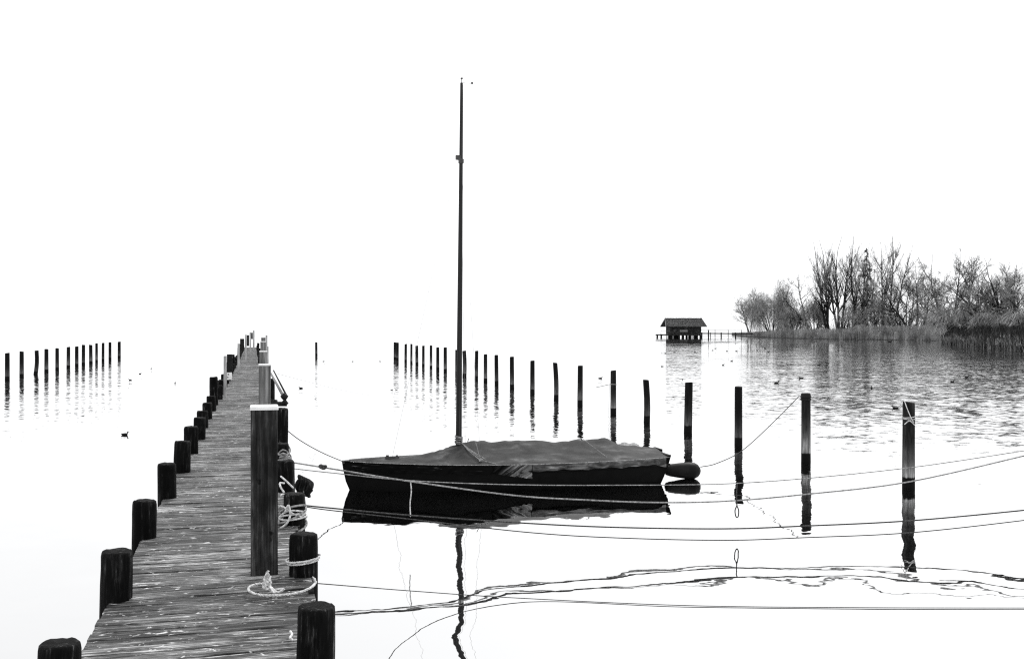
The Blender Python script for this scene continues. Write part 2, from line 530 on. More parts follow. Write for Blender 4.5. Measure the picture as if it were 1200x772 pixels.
s_left = [4.66, 6.33, 8.15, 9.98, 11.75] + [11.75 + 1.72 * i for i in range(1, 42)]
s_right = [4.88, 6.64, 8.39, 10.14, 11.85, 13.0] + [13.0 + 1.75 * i for i in range(1, 40)]
PILE_SHIFT = {(1, 0): -.038, (-1, 0): -.03, (-1, 1): -.015, (-1, 2): -.034}
hl = {0: .25, 1: .285, 2: .285, 3: .33, 4: .35}
hr = {0: .27, 1: .27, 2: .25, 3: .30, 4: .28, 5: .60}
for side, ss, hh, n0 in ((-1, s_left, hl, -.79), (1, s_right, hr, .315)):
    for i, s in enumerate(ss):
        if s > SEND - .5: continue
        r = .088 if i > 4 else (.087 if side < 0 else .092, .092, .09, .087, .088)[i]
        if side > 0 and i == 0: r = .092
        h = hh.get(i, .31 + rnd.uniform(-.05, .05) + (.30 if i > 8 and rnd.random() < .12 else 0))
        o = pile_mesh(r, DECK + h, 100 + i * 2 + side).build('pile', M['pile'], jetty, True)
        o.location = (n0 + PILE_SHIFT.get((side, i), 0) + (rnd.uniform(-.02, .02) if i > 4 else 0), s, 0)
        o.rotation_euler = (rnd.uniform(-.015, .015), rnd.uniform(-.02, .02), 0)

# square mooring posts with white caps on the deck
def square_post(n, s, h, w, label, mat, cap=.035):
    o = empty('square_post', pier(n, s, DECK), TH)
    tag(o, label, 'post', 'square posts on the jetty')
    mb = MB()
    c = .008
    vs, fs = [], []
    ring = [(-w/2 + c, -w/2), (w/2 - c, -w/2), (w/2, -w/2 + c), (w/2, w/2 - c), (w/2 - c, w/2), (-w/2 + c, w/2), (-w/2, w/2 - c), (-w/2, -w/2 + c)]
    zs = [-.25] + [h * i / 6 for i in range(7)]
    zs[-1] = h - cap
    for z in zs:
        for x, y in ring:
            vs.append((x + rnd.uniform(-.001, .001), y + rnd.uniform(-.001, .001), z))
    for i in range(len(zs) - 1):
        for j in range(8):
            fs.append((i * 8 + j, i * 8 + (j + 1) % 8, (i + 1) * 8 + (j + 1) % 8, (i + 1) * 8 + j))
    mb.add(vs, fs)
    mb.build('shaft', mat, o)
    mb = MB()
    e = w / 2 + .004
    r0 = [(x * e / (w / 2), y * e / (w / 2)) for x, y in ring]
    vs = [(x, y, h - cap) for x, y in r0] + [(x, y, h - .006) for x, y in r0] + [(x * .95, y * .95, h) for x, y in r0]
    fs = [(j, (j + 1) % 8, 8 + (j + 1) % 8, 8 + j) for j in range(8)] + [(8 + j, 8 + (j + 1) % 8, 16 + (j + 1) % 8, 16 + j) for j in range(8)]
    fs += [tuple(range(16, 24)), tuple(range(7, -1, -1))]
    mb.add(vs, fs)
    mb.build('cap', M['white_paint'], o)
    return o
def pn(px, D):
    X = (px - CX) / F * D
    return X * NX + D * NY, X * DX + D * DY
posts = [
    (309.5, 6.56, 1.10, .172, 'dark stained square post with white cap and rope coiled at its foot', M['post']),
    (310.2, 14.45, 1.10, .170, 'grey square post with white cap, second along the jetty deck', M['post_grey']),
    (308.5, 23.3, 1.10, .172, 'grey square post with white cap, third along the jetty deck', M['post_grey']),
    (308.2, 32.0, 1.22, .170, 'small grey square post, fourth along the jetty deck', M['post_grey']),
    (308.4, 41.5, 1.28, .175, 'small grey square post, fifth along the jetty deck', M['post_grey'])]
for px, D, h, w, lab, mt in posts:
    n, s = pn(px, D)
    square_post(n, s, h, w, lab, mt, .024)

# thin pale uprights with boards along the left edge, and pale rail posts at the far end
def board_post(px, D, h, lab, board=None, plaque=False, pw=.07):
    n, s = pn(px, D)
    o = empty('board_post', pier(n, s, DECK), TH)
    tag(o, lab, 'post', 'pale thin posts along the jetty')
    mb = MB(); mb.box((0, 0, h / 2 - .1), (pw, pw, h + .2), None, .96); mb.build('upright', M['pale_wood'], o)
    if board:
        bw, bz0, bz1 = board
        mb = MB(); mb.box((pw / 2 + bw / 2 + .004, 0, (bz0 + bz1) / 2), (bw, .05, bz1 - bz0), None, .98); mb.build('board', M['black_board'], o)
        if plaque:
            mb = MB(); mb.box((pw / 2 + bw / 2 + .004, -.028, bz0 - .09), (bw * .95, .012, .17)); q = mb.build('plaque', M['white_paint'], o)
            for dx, dz in ((-.02, .04), (-.035, -.03)):
                mb = MB(); mb.box((pw / 2 + bw / 2 + dx, -.037, bz0 - .09 + dz), (.03, .006, .022)); mb.build('plaque_mark', M['black_board'], q)
    return o
board_post(263.7, 23.3, .98, 'pale thin post with black board and white plaque beside the jetty', (.12, .60, 1.02), True)
board_post(279.6, 36.5, 1.08, 'pale thin post with black board, beyond the plaque post', (.15, .85, 1.26), False, .085)
board_post(288.0, 48, 1.35, 'slender pale post with dark board far along the jetty', (.11, .80, 1.33), False, .08)
board_post(293.2, 62, 1.42, 'slender pale post with small dark board near the jetty end', (.10, 1.0, 1.40), False, .09)
board_post(297.2, 76, 1.52, 'tall pale post at the left corner of the jetty end', None, False, .13)
board_post(312.2, 52, 1.30, 'tall pale post on the right edge far along the jetty', None, False, .10)
board_post(313.6, 38, .95, 'short pale post on the right edge beyond the third square post', None, False, .07)

# ------------------------------------------------------------------ free standing mooring poles in three rows
ORD = ['first', 'second', 'third', 'fourth', 'fifth', 'sixth', 'seventh', 'eighth', 'ninth', 'tenth', 'eleventh', 'twelfth', 'thirteenth', 'fourteenth', 'fifteenth', 'sixteenth', 'seventeenth', 'eighteenth', 'nineteenth', 'twentieth', 'twenty-first', 'twenty-second', 'twenty-third', 'twenty-fourth']
def pole_mesh(h, r, seed, bent=0.0, sides=12):
    q = random.Random(seed)
    mb = MB()
    zs = [-.8, -.2, .0, .15, .35, .6, .85, h - .04, h - .006, h]
    ks = [1.08, 1.06, 1.05, 1.04, 1.02, 1.01, 1.0, .98, .95, .86]
    zs = [z if z < h - .05 or i >= 7 else h - .05 - .01 * (7 - i) for i, z in enumerate(zs)]
    ph = [q.uniform(0, 6.28) for _ in range(3)]
    vs = []
    for i, (z, k) in enumerate(zip(zs, ks)):
        ox = bent * math.sin(min(max(z / h, 0), 1) * 3.14) * r
        for j in range(sides):
            a = 2 * math.pi * j / sides
            rr = r * k * (1 + .04 * math.sin(2 * a + ph[0]) + .03 * math.sin(3 * a + ph[1])) * (1 + q.uniform(-.015, .015))
            zz = z + (rr * math.cos(a + ph[2]) * .14 if i >= 7 else 0)
            vs.append((rr * math.cos(a) + ox, rr * math.sin(a), zz))
    n = len(zs)
    vs.append((0, 0, h))
    fs = [(i * sides + j, i * sides + (j + 1) % sides, (i + 1) * sides + (j + 1) % sides, (i + 1) * sides + j) for i in range(n - 1) for j in range(sides)]
    fs += [((n - 1) * sides + j, (n - 1) * sides + (j + 1) % sides, n * sides) for j in range(sides)]
    mb.add(vs, fs)
    return mb
def pole(px, top, base, wpx, lab, group, lean=0.0, bent=0.0):
    p = ground(px, base)
    D = p.y
    h = (base - top) * D / F
    o = pole_mesh(h, wpx * D / F / 2, int(px * 7), bent).build('mooring_pole', M['pole'], None, True)
    o.location = p
    o.rotation_euler = (rnd.uniform(-.01, .01), lean, rnd.uniform(0, 6.28) if abs(lean) < 1e-6 else 0)
    k = POLE_TONE.get(round(px), rnd.uniform(.35, 1.0)); o.color = (k, k, k, 1)
    tag(o, lab, 'pole', group)
    return o
POLE_TONE = {1065: 2.6, 944: 1.7, 866: .45, 806: .55, 719: 1.5, 569: 1.4, 505: 1.8}
RROW = 'mooring poles in the long row behind the boat'
base_r = lambda x: 571 - (1065 - x) * .2496
right = [  # px, top, width px, lean, extra words
    (1065, 471, 13.5, .0, None), (944.4, 461, 11, .0, None), (865.5, 453, 9, .0, None), (806.2, 448, 9, .02, None),
    (758, 445, 7, -.022, None), (718.8, 434, 7, .0, None), (679.7, 428.5, 6.3, .008, None), (651.8, 425, 5.6, -.03, None),
    (624, 422.5, 5.2, .0, None), (600, 418, 5, .0, None), (582, 416, 4.4, -.01, None), (569, 415, 4.2, .0, None),
    (558.3, 411, 4.2, .01, None), (544.3, 411, 4.4, -.01, None), (535.2, 410, 3.6, .0, None), (521.8, 407, 4, .0, None),
    (513, 407, 3.8, .0, None), (505, 404.7, 3.0, .0, None), (496, 405, 3.0, .0, None), (488.5, 405, 3.6, .0, None),
    (482, 403, 2.6, .0, None), (475.3, 403, 3.0, .0, None), (465.6, 401.4, 3.2, .01, None), (462.8, 401, 3.0, .0, None)]
words = {0: 'weathered mooring pole tied with pale cord, nearest in the row',
         1: 'mooring pole with black banded head, second in the row from right',
         2: 'dark mooring pole, third in the row from right, above the hanging loop',
         3: 'dark leaning pole standing behind the boat stern float',
         5: 'mooring pole with a loose line at its head, behind the cover end'}
pole_obj = {}
for i, (x, t, w, ln, _) in enumerate(right):
    lab = words.get(i, 'weathered mooring pole with wet foot, %s from the right in the long row' % ORD[i])
    pole_obj[i] = pole(x, t, base_r(x), w, lab, RROW, ln, .25 if i in (4, 7, 13) else 0)
# the row goes on towards the viewer outside the frame: two poles that carry the mooring lines
for x, b, t in ((1219, 607.5, 480), (1326, 639, 560)):
    pole(x, t, b, 16, 'mooring pole standing beyond the right edge of the view', RROW)
LROW = 'mooring poles in the row left of the jetty'
left = [(8.3, 413.5, 5), (25.2, 411.8, 4.8), (41.6, 410.5, 4.6), (54.2, 409, 4.4), (66.8, 408, 4), (80, 406.4, 3.8), (89.8, 405.8, 4), (97.5, 404, 3.6),
        (106.3, 404, 4), (113, 402.2, 3), (120.6, 401.7, 3), (128.7, 401, 3.2), (139.6, 400.3, 3.6)]
for i, (x, t, w) in enumerate(left):
    lab = 'dark mooring pole, %s from the left edge in the row left of jetty' % ORD[i]
    if i == 2: lab = 'slanting dark mooring pole, third from the left edge'
    if i == len(left) - 1: lab = 'farthest dark mooring pole, at the right end of the left row'
    pole(x, t, 445 - (x - 8.3) * .198, w, lab, LROW, .045 if i == 2 else 0, .4 if i == 2 else 0)
tag(pole(370.6, 401, 416.3, 2.8, 'lone dark mooring pole out on the lake beyond the jetty', None), None, None, 'lone pole')

# banded head of the second pole: three dark hoops as a part
p = pole_obj[1]
hgt = (base_r(944.4) - 461) * p.location.y / F
mb = MB()
for z in (-.10, -.055):
    mb.tube([(.083 * math.cos(a), .083 * math.sin(a), hgt + z) for a in [k * math.pi / 8 for k in range(17)]], .016, 6)
mb.tube([(0, 0, hgt - .12), (0, 0, hgt - .01), (0, 0, hgt + .008)], [.084, .084, .07], 14)
mb.build('head_band', M['black_board'], p, True)

# pale cord on the nearest pole
p = pole_obj[0].location
D = p.y
r = 13.5 * D / F / 2 + .006
ztop = (571 - 471) * D / F
mb = MB()
for k, dz in enumerate((0, .022)):
    zc = ztop - .235 + dz
    pts = [(p.x + r * math.cos(a), p.y + r * math.sin(a), zc + .012 * math.sin(a * 1 + k * 1.3)) for a in [j * math.pi / 10 for j in range(21)]]
    mb.tube(pts, .0065, 5)
mb.tube(smooth_path([at(1071, 495, D - r), at(1068, 490, D - r - .01), at(1063, 478, D - r - .01), at(1060.5, 471, D - r * .7), at(1058.5, 468.5, D - r * .3), at(1055.5, 473, D), at(1054.5, 480, D + .02)]), .0065, 5)
mb.tube(smooth_path([at(1060, 497, D - r - .01), at(1066, 493, D - r - .015), at(1072, 498, D - r - .01)]), .007, 5)
tag(mb.build('tied_cord', M['rope_pale']), 'pale cord knotted round the head of the nearest mooring pole', 'rope')

# small line at the head of the pole behind the cover end
p = pole_obj[5].location
D = p.y
mb = MB()
mb.tube(smooth_path([at(698, 454, D), at(707, 452, D), at(715, 450.3, D - .05), at(723, 450.5, D - .12)]), .009, 5)
mb.tube(smooth_path([at(714, 451, D - .1), at(713.6, 480, D - .08), at(714, 512, D - .02)]), .006, 5)
tag(mb.build('hanging_line', M['rope_grey']), 'thin line hanging from a pole head with one end sticking out left', 'rope')

# ------------------------------------------------------------------ the covered sailing boat
bow_w, stern_w = ground(410, 573.5), ground(760, 560.9)
axis = (stern_w - bow_w); L = axis.length + .12
ang = math.atan2(axis.y, axis.x)
boat = empty('sailing_boat', bow_w, ang)
tag(boat, 'black sailing dinghy under a grey canvas cover, moored beside the jetty', 'boat')
ZS = .385
def hb(u):   # half beam along the boat, u 0 bow .. 1 stern
    k = [(0, .02), (.05, .20), (.12, .37), (.25, .58), (.40, .71), (.55, .76), (.70, .75), (.85, .68), (1, .56)]
    for (a, x), (b, y) in zip(k, k[1:]):
        if u <= b:
            t = (u - a) / (b - a)
            return x + (y - x) * t
    return k[-1][1]
def sheer(u):
    return ZS + .03 * (1 - u) ** 3 - .012 * math.sin(u * math.pi) + .01 * u
mb = MB()
nu, prof = 30, [(0, -.16), (.55, -.13), (.86, -.02), (.96, .12), (1.0, .28), (1.0, None)]
vs = []
for i in range(nu + 1):
    u = i / nu
    for sgn in (-1, 1):
        for (k, z) in (prof if sgn < 0 else prof[::-1]):
            zz = sheer(u) if z is None else z
            x0 = u * L
            if u < .12:  # raked, rounded stem
                x0 += (1 - u / .12) * (-.11 * (max(zz, 0) / .38) ** .55 + (.35 * max(0, -zz)))
            if u > .9:   # raked transom
                x0 -= (u - .9) / .1 * .11 * max(0, 1 - max(zz, -.05) / .38)
            y = sgn * hb(u) * k
            zz2 = zz if z is None or z > -.1 else zz + .10 * max(0, u - .7)
            vs.append((x0, y, zz2))
w = 12
fs = [(i * w + j, i * w + j + 1, (i + 1) * w + j + 1, (i + 1) * w + j) for i in range(nu) for j in range(w - 1)]
fs.append(tuple(range(w))); fs.append(tuple(nu * w + j for j in range(w))[::-1])
mb.add(vs, fs)
hull = mb.build('hull', M['hull'], boat, True)
mb = MB()   # rubbing strake both sides
for sgn in (-1, 1):
    mb.tube([(u * L - (.09 * (1 - u / .12) if u < .12 else 0), sgn * (hb(u) + .012), sheer(u) - .10) for u in [i / 24 for i in range(25)]], .016, 5)
mb.build('rubbing_strake', M['hull'], hull, True)
# cover: ridge, slopes
mast_u = (538 - 410) / (775 - 410) * .968
def ridge(u):
    k = [(0, .40), (.06, .415), (.14, .435), (.21, .458), (.26, .495), (.30, .545), (.325, .59), (.345, .632), (.40, .645), (.46, .632), (.52, .635), (.59, .633), (.64, .612), (.70, .616), (.73, .626), (.80, .628), (.83, .625), (.845, .60), (.87, .545), (.90, .515), (.95, .50), (1.0, .475)]
    for (a, x), (b, y) in zip(k, k[1:]):
        if u <= b:
            t = (u - a) / (b - a)
            return x + (y - x) * t
    return k[-1][1]
mb = MB()
nu, nv = 90, 20
vs = []
q = random.Random(3)
from mathutils import noise as mn
for i in range(nu + 1):
    u = i / nu
    for j in range(nv + 1):
        v = -1 + 2 * j / nv
        b = hb(u) + .018
        zr, ze = ridge(u), sheer(u) + .004
        a = abs(v)
        z = ze + (zr - ze) * ((1 - a) ** .92 if a > .05 else 1 - .2 * a / .05 * .23)
        sag = -.035 * math.sin(a * math.pi) * (1 if .3 < u < .85 else .3)
        wr = mn.noise(Vector((u * 14, v * 3, 1.3))) * .017 + mn.noise(Vector((u * 30 + v * 6, v * 5, 8))) * .011 + abs(mn.noise(Vector((u * 20 - v * 7, v * 4, 4)))) * .020
        # folds radiating from the mast foot and the shroud plates
        du = u - mast_u
        wr += .010 * math.sin((du * 22 / (abs(v) + .25)) * 2.0) * math.exp(-abs(du) * 9) * (1 - a)
        x = u * L - (.095 * (1 - u / .12) if u < .12 else 0)
        vs.append((x, v * b, z + (sag + wr) * min(1, (1 - a) * 6) * min(1, u * 12)))
k = nv + 1
fs = [(i * k + j, (i + 1) * k + j, (i + 1) * k + j + 1, i * k + j + 1) for i in range(nu) for j in range(nv)]
mb.add(vs, fs)
cover = mb.build('canvas_cover', M['tarp'], boat, True)
# hem hanging over the gunwale: pale aft part with a fan of folds, dark part forward
def hem(u0, u1, drop, name, mat, sgn, fold, ph=0.0):
    mb = MB()
    n = int((u1 - u0) * 130) + 4
    vs = []
    for i in range(n + 1):
        u = u0 + (u1 - u0) * i / n
        x = u * L - (.095 * (1 - u / .12) if u < .12 else 0)
        b = hb(u) + .020
        d = drop(u)
        for j in range(7):
            t = j / 6
            out = .006 + .010 * t + fold(u, t)
            vs.append((x + .0, sgn * (b + out), sheer(u) + .006 - d * t))
    fs = [(i * 7 + j, i * 7 + j + 1, (i + 1) * 7 + j + 1, (i + 1) * 7 + j) for i in range(n) for j in range(6)]
    mb.add(vs, fs)
    return mb.build(name, mat, cover, True)
def f_fwd(u, t):
    return t * (.012 * math.sin(u * 150 + 5 * t) + .010 * mn.noise(Vector((u * 60, t * 4, 2))))
def f_fan(u, t):
    return min(1, (u - .417) * 14) * t * (.034 * math.sin((u - .62) / (.12 + .95 * (1 - t) + .05) * 60) + .012 * mn.noise(Vector((u * 70, t * 3, 9))))
def f_aft(u, t):
    return t * .010 * mn.noise(Vector((u * 50, t * 3, 5)))
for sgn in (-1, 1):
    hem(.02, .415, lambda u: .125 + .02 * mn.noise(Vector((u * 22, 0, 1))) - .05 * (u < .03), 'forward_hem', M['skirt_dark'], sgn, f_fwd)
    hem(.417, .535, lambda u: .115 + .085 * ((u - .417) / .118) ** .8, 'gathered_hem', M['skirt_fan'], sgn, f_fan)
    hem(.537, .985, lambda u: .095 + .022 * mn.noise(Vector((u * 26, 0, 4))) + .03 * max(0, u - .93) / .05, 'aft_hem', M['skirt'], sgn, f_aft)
mb = MB()
for sgn in (-1, 1):
    mb.tube([(u * L - (.095 * (1 - u / .12) if u < .12 else 0), sgn * (hb(u) + .021), sheer(u) + .004) for u in [i / 60 for i in range(1, 60)]], .0065, 4)
mb.build('piping', M['rope_grey'], cover, True)
# pale fold of cloth behind the ridge end, transom frame
mb = MB()
for i in range(13):
    t = i / 12
    mb.v += [(L * (.85 + .10 * t), .10 - .02 * j, .52 + .035 * math.sin(t * 3.1) + .012 * math.sin(t * 17 + j) - .02 * j) for j in range(5)]
mb.f += [(i * 5 + j, i * 5 + j + 1, (i + 1) * 5 + j + 1, (i + 1) * 5 + j) for i in range(12) for j in range(4)]
mb.build('loose_fold', M['pale_wood'], cover, True)
mb = MB()
vs = [(L - .030, y, .16) for y in (-.50, .50)] + [(L + .03, y, .43) for y in (.55, -.55)]
vs += [(x - .05, y, z) for x, y, z in vs]
mb.add(vs, [(0, 1, 2, 3), (7, 6, 5, 4), (0, 4, 5, 1), (1, 5, 6, 2), (2, 6, 7, 3), (3, 7, 4, 0)])
mb.box((L + .035, 0, .40), (.03, .30, .14))
mb.build('transom', M['hull'], boat)
# mast with spreader bracket, lashing and wind vane
mx = mast_u * L
def mastp(z):
    t = (z - .6) / 5.4
    return (mx + .045 * t, 0, z)
mast_top = 2.3 + (386 - 96) * 14.62 / F
mb = MB()
zz = [.25] + [.6 + (mast_top - .6) * i / 20 for i in range(21)]
mb.tube([mastp(z) for z in zz], [.0455 - .0235 * max(0, (z - .6) / 5.4) ** 1.1 for z in zz], 12)
mast = mb.build('mast', M['mast'], boat, True)
zs_ = 2.3 + (386 - 185) * 14.62 / F
mb = MB()
x, y, z = mastp(zs_)
mb.box((x - .035, 0, z + .01), (.09, .05, .06)); mb.box((x - .055, 0, z + .03), (.05, .03, .03)); mb.box((x + .0, 0, z - .04), (.07, .075, .06))
mb.build('hounds_fitting', M['fitting'], mast)
mb = MB()
x, y, z = mastp(mast_top)
mb.tube([(x, 0, z - .02), (x, 0, z + .06)], .006, 5); mb.tube([(x, 0, z + .0), (x + .17, .02, z + .005)], .004, 5)
mb.box((x + .16, .02, z + .01), (.03, .004, .03)); mb.box((x, 0, z + .065), (.03, .03, .02))
mb.build('wind_vane', M['fitting'], mast)
mb = MB()
for i in range(6):
    zc = .635 + .018 * i
    mb.tube([(mx + .056 * math.cos(a), .056 * math.sin(a), zc + .012 * math.sin(a + i)) for a in [k * math.pi / 8 for k in range(17)]], .007, 5)
mb.build('mast_lashing', M['rope_grey'], mast, True)
# rigging
hx, hy, hz = mastp(zs_)
mb = MB()
mb.tube([(.13 * L, 0, .44), (hx - .05, 0, hz)], .0016, 4)
mb.build('forestay', M['wire'], boat)
for sgn in (-1, 1):
    mb = MB()
    u = mast_u + .045
    mb.tube([(u * L, sgn * (hb(u) - .10), .45), (hx, 0, hz)], .0016, 4)
    mb.tube([(u * L, sgn * (hb(u) - .10), .44), (u * L - .01, sgn * .28, .66)], .006, 5)
    mb.build('shroud', M['wire'], boat)
    mb = MB()
    for k in range(3):
        mb.tube(smooth_path([(mx + .05, sgn * .05, .62), (mx + .10 + .02 * k, sgn * (.26 + .02 * k), .545), ((u - .004 + .01 * k) * L, sgn * (hb(u) - .10), .455)]), .006, 5)
    mb.tube(smooth_path([(u * L, sgn * (hb(u) - .10), .45), (u * L + .12, sgn * (hb(u) - .03), .42), (u * L + .2, sgn * (hb(u) + .01), .40)]), .006, 5)
    mb.box((u * L, sgn * (hb(u) - .09), .445), (.05, .03, .03))
    mb.build('lacing', M['rope_grey'], cover)
mb = MB()
mb.box((.13 * L, 0, .445), (.20, .04, .03)); mb.box((.115 * L, 0, .465), (.04, .03, .03)); mb.box((.145 * L, .01, .462), (.03, .03, .025)); mb.box((-.06, 0, .40), (.10, .08, .04))
mb.build('bow_fitting', M['fitting'], boat)
mb = MB()   # seam across the aft slope
for sgn in (-1, 1):
    mb.tube([(L * (.745 + .05 * t), sgn * (.06 + .62 * t), .652 - .248 * t - .006) for t in [i / 8 for i in range(9)]], .004, 4)
mb.build('seam', M['rope_grey'], cover)

# float at the stern
p0 = at(779, 545.5, 15.35); p1 = at(821.5, 547, 15.35)
dirv = (p1 - p0); fl_l = dirv.length
mb = MB()
st = [(0, .03), (.03, .075), (.15, .095), (.4, .115), (.65, .13), (.82, .125), (.92, .095), (.975, .055), (1, .012)]
pts = smooth_path([(fl_l * t, 0, 0) for t, r in st], 3)
import bisect
def rad(t):
    for (a, x), (b, y) in zip(st, st[1:]):
        if t <= b: return x + (y - x) * (t - a) / (b - a)
    return st[-1][1]
mb.tube(pts, [rad(p.x / fl_l) for p in pts], 16)
o = mb.build('mooring_float', M['float'], None, True)
o.location = (p0.x, p0.y, .135); o.rotation_euler = (0, .03, .05)
tag(o, 'dark bullet-shaped mooring float lying on the water at the boat stern', 'float')

# ------------------------------------------------------------------ mooring lines
def line(name, lab, pts, r, mat, k=10, sides=6, group='mooring lines strung over the water'):
    mb = MB(); mb.tube(smooth_path(pts, k), r, sides)
    return tag(mb.build(name, mat, None, True), lab, 'rope', group)
def dline(x): return 10.50 + .146 * ((x - 352) / F * 11)
hv = [(351, 543), (390, 549.3), (482, 564), (600, 580), (683, 585.4), (767, 588.5), (850, 587), (944, 579), (1064, 564.6), (1200, 534), (1219, 529)]
tn = [(349, 549.5), (390, 554), (482, 563), (600, 567.7), (725, 568.3), (850, 566.7), (962, 558.8), (1080, 546), (1200, 528), (1219, 525)]
line('mooring_line', 'heavy dark line sagging lowest across the boat hull, rising to right edge', [at(340, 541.5, 9.9)] + [at(x, y, dline(x)) for x, y in hv], .0085, M['rope_grey'])
line('mooring_line', 'thin grey line crossing the hull near level, upper of the two', [at(340, 548.5, 9.9)] + [at(x, y, dline(x) + .06) for x, y in tn], .0055, M['rope_grey'])
def dlow(x): return 9.75 + .105 * ((x - 356) / F * 10)
l3 = [(341, 590.6), (357, 592), (390, 595.3), (480, 603.5), (620, 613), (725, 617.7), (850, 619.3), (944, 616), (1065, 610), (1200, 597.6), (1320, 584)]
l4 = [(341, 591.4), (357, 593.5), (390, 598), (480, 608), (620, 623.6), (725, 630), (850, 632.7), (944, 629.6), (1065, 624), (1200, 609.4), (1320, 593)]
line('mooring_line', 'dark line from the wrapped pile passing just below the boat', [at(x, y, dlow(x)) for x, y in l3], .0075, M['rope_dark'])
line('mooring_line', 'thin line from the wrapped pile, lower of the pair under the boat', [at(x, y, dlow(x)) for x, y in l4], .0055, M['rope_dark'])
l5 = [(371, 683.5, 6.62), (381, 684, 6.75), (481, 692, 8.05), (600, 700, 8.46), (800, 709, 8.285), (1000, 711.5, 8.225), (1200, 712, 8.21), (1320, 712, 8.21)]
line('mooring_line', 'thin line from the rope looped pile running low over near water', [at(x, y, d) for x, y, d in l5], .0036, M['rope_dark'])
line('mooring_line', 'bow line drooping from the jetty to the boat bow', [at(333, 501.5, 13.2), at(352, 516, 13.4), at(377, 530, 13.8), at(404, 541.5, 14.25)], .006, M['rope_dark'])
line('mooring_line', 'faint thin line drooping from the far jetty into the water', [at(324, 437.5, 20), at(360, 447, 24), at(400, 457, 29), at(437, 463.7, 34.3)], .003, M['rope_grey'])
line('mooring_line', 'stern line curving from the float up to the banded pole', [at(821, 547, 15.35), at(840, 542.7, 15.5), at(870, 527.6, 15.9), at(907, 494, 16.4), at(937, 463.6, 16.9)], .0065, M['rope_dark'])
# dark knot on the heavy lines near the jetty
D = dline(378)
mb = MB()
for k in range(5):
    c = at(378 + rnd.uniform(-3, 3), 548 + rnd.uniform(-2.5, 2.5), D)
    mb.tube([c + Vector((.020 * math.cos(a + k), .012 * math.sin(a * 2), .016 * math.sin(a))) for a in [j * math.pi / 6 for j in range(13)]], .011, 5)
tag(mb.build('rope_knot', M['rope_dark'], None, True), 'lumpy dark knot joining the two lines left of the bow', 'knot')
# short ends hanging from the lines
D = dline(481)
line('rope_end', 'short pale rope end hanging before the black hull', [at(481, 564, D), at(482, 575, D), at(480.5, 590, D), at(481, 605, D)], .007, M['rope_pale'], group='rope ends hanging from the lines')
D = dline(863)
mb = MB()
mb.tube(smooth_path([at(863.6, 566.5, D + .05), at(863.2, 580, D), at(863.6, 592, D)]), .007, 5)
mb.tube(smooth_path([at(863.6, 592, D), at(861.4, 598, D), at(862.5, 605, D), at(865, 605, D), at(865.6, 598, D), at(863.6, 592, D)]), .007, 5)
tag(mb.build('rope_end', M['rope_dark'], None, True), 'short dark rope end with a loop hanging under the lines', 'rope', 'rope ends hanging from the lines')

# ropes wound on the pile, tangles, the white loop at the square post
def coil(mb, c, r, z0, z1, turns, rr, tilt=.02, seed=1):
    q = random.Random(seed)
    ph = q.uniform(0, 6)
    n = int(turns * 18)
    pts = []
    for i in range(n + 1):
        a = 2 * math.pi * i / 18
        t = i / n
        rad_ = r + rr + .006 * math.sin(a * .37 + ph)
        pts.append(Vector((c.x + rad_ * math.cos(a), c.y + rad_ * math.sin(a), z0 + (z1 - z0) * t + tilt * math.sin(a * 1.0 + t * 5 + ph) + .01 * math.sin(a * .63))))
    mb.tube(pts, rr, 6)
c3 = pier(.315, 8.39)
mb = MB()
coil(mb, c3, .095, .66, .93, 1.6, .008, .035, 1)
coil(mb, c3, .097, .745, .79, 2.6, .0085, .012, 2)
coil(mb, c3, .100, .70, .88, 1.2, .0075, .06, 3)
d3 = c3.y - .12
mb.tube(smooth_path([at(334, 600, d3), at(338, 592, d3 - .02), at(340, 603, d3 - .02), at(336, 613, d3 - .03), at(327, 620, d3 - .02)]), .0085, 6)
mb.tube(smooth_path([at(344, 572, d3), at(336, 564, d3), at(329, 558, d3 + .05)]), .0075, 6)
mb.tube(smooth_path([at(333, 577, d3), at(329, 571, d3), at(328, 566, d3 + .05), at(333, 566, d3 + .1)]), .008, 6)
tag(mb.build('wound_rope', M['rope_pale'], None, True), 'pale rope wound many times round a jetty pile', 'rope')
mb = MB()
coil(mb, c3, .098, .62, .88, 3.3, .009, .03, 6)
tag(mb.build('wound_rope', M['rope_grey'], None, True), 'darker grey rope wound between the pale turns on the jetty pile', 'rope')
c4 = pier(.315, 11.85)
mb = MB()
coil(mb, c4, .095, .74, .93, 4.5, .010, .05, 4)
d4 = c4.y - .12
for k in range(4):
    mb.tube(smooth_path([at(327 + rnd.uniform(-1, 1), 530 + k * 3, d4), at(332, 527 + 4 * k, d4 - .03), at(337, 531 + 3 * k, d4), at(331 + k, 541 + k, d4 - .02), at(327, 545 + 2 * k, d4)]), .009, 5)
tag(mb.build('tangled_rope', M['rope_grey'], None, True), 'grey tangle of rope round a pile behind the dark square post', 'rope')
# rope fender hanging outside the piles
mb = MB()
a, b = at(349, 566, 9.25), at(364, 573, 9.2)
pts = [a.lerp(b, t) for t in (0, .15, .4, .7, .9, 1.0)]
mb.tube(pts, [.05, .066, .072, .078, .07, .03], 14)
mb.tube([at(352, 579, 9.2), at(357, 575, 9.18), at(363, 570, 9.2)], [.03, .06, .05], 12)
for k in range(5):
    c = a.lerp(b, .15 + .17 * k)
    mb.tube([c + Vector((.01 * math.sin(t * 3), .078 * math.cos(t), .078 * math.sin(t))) for t in [j * math.pi / 8 for j in range(17)]], .012, 5)
tag(mb.build('rope_fender', M['pile'], None, True), 'stubby dark fender sticking out from the wrapped pile over the water', 'fender')
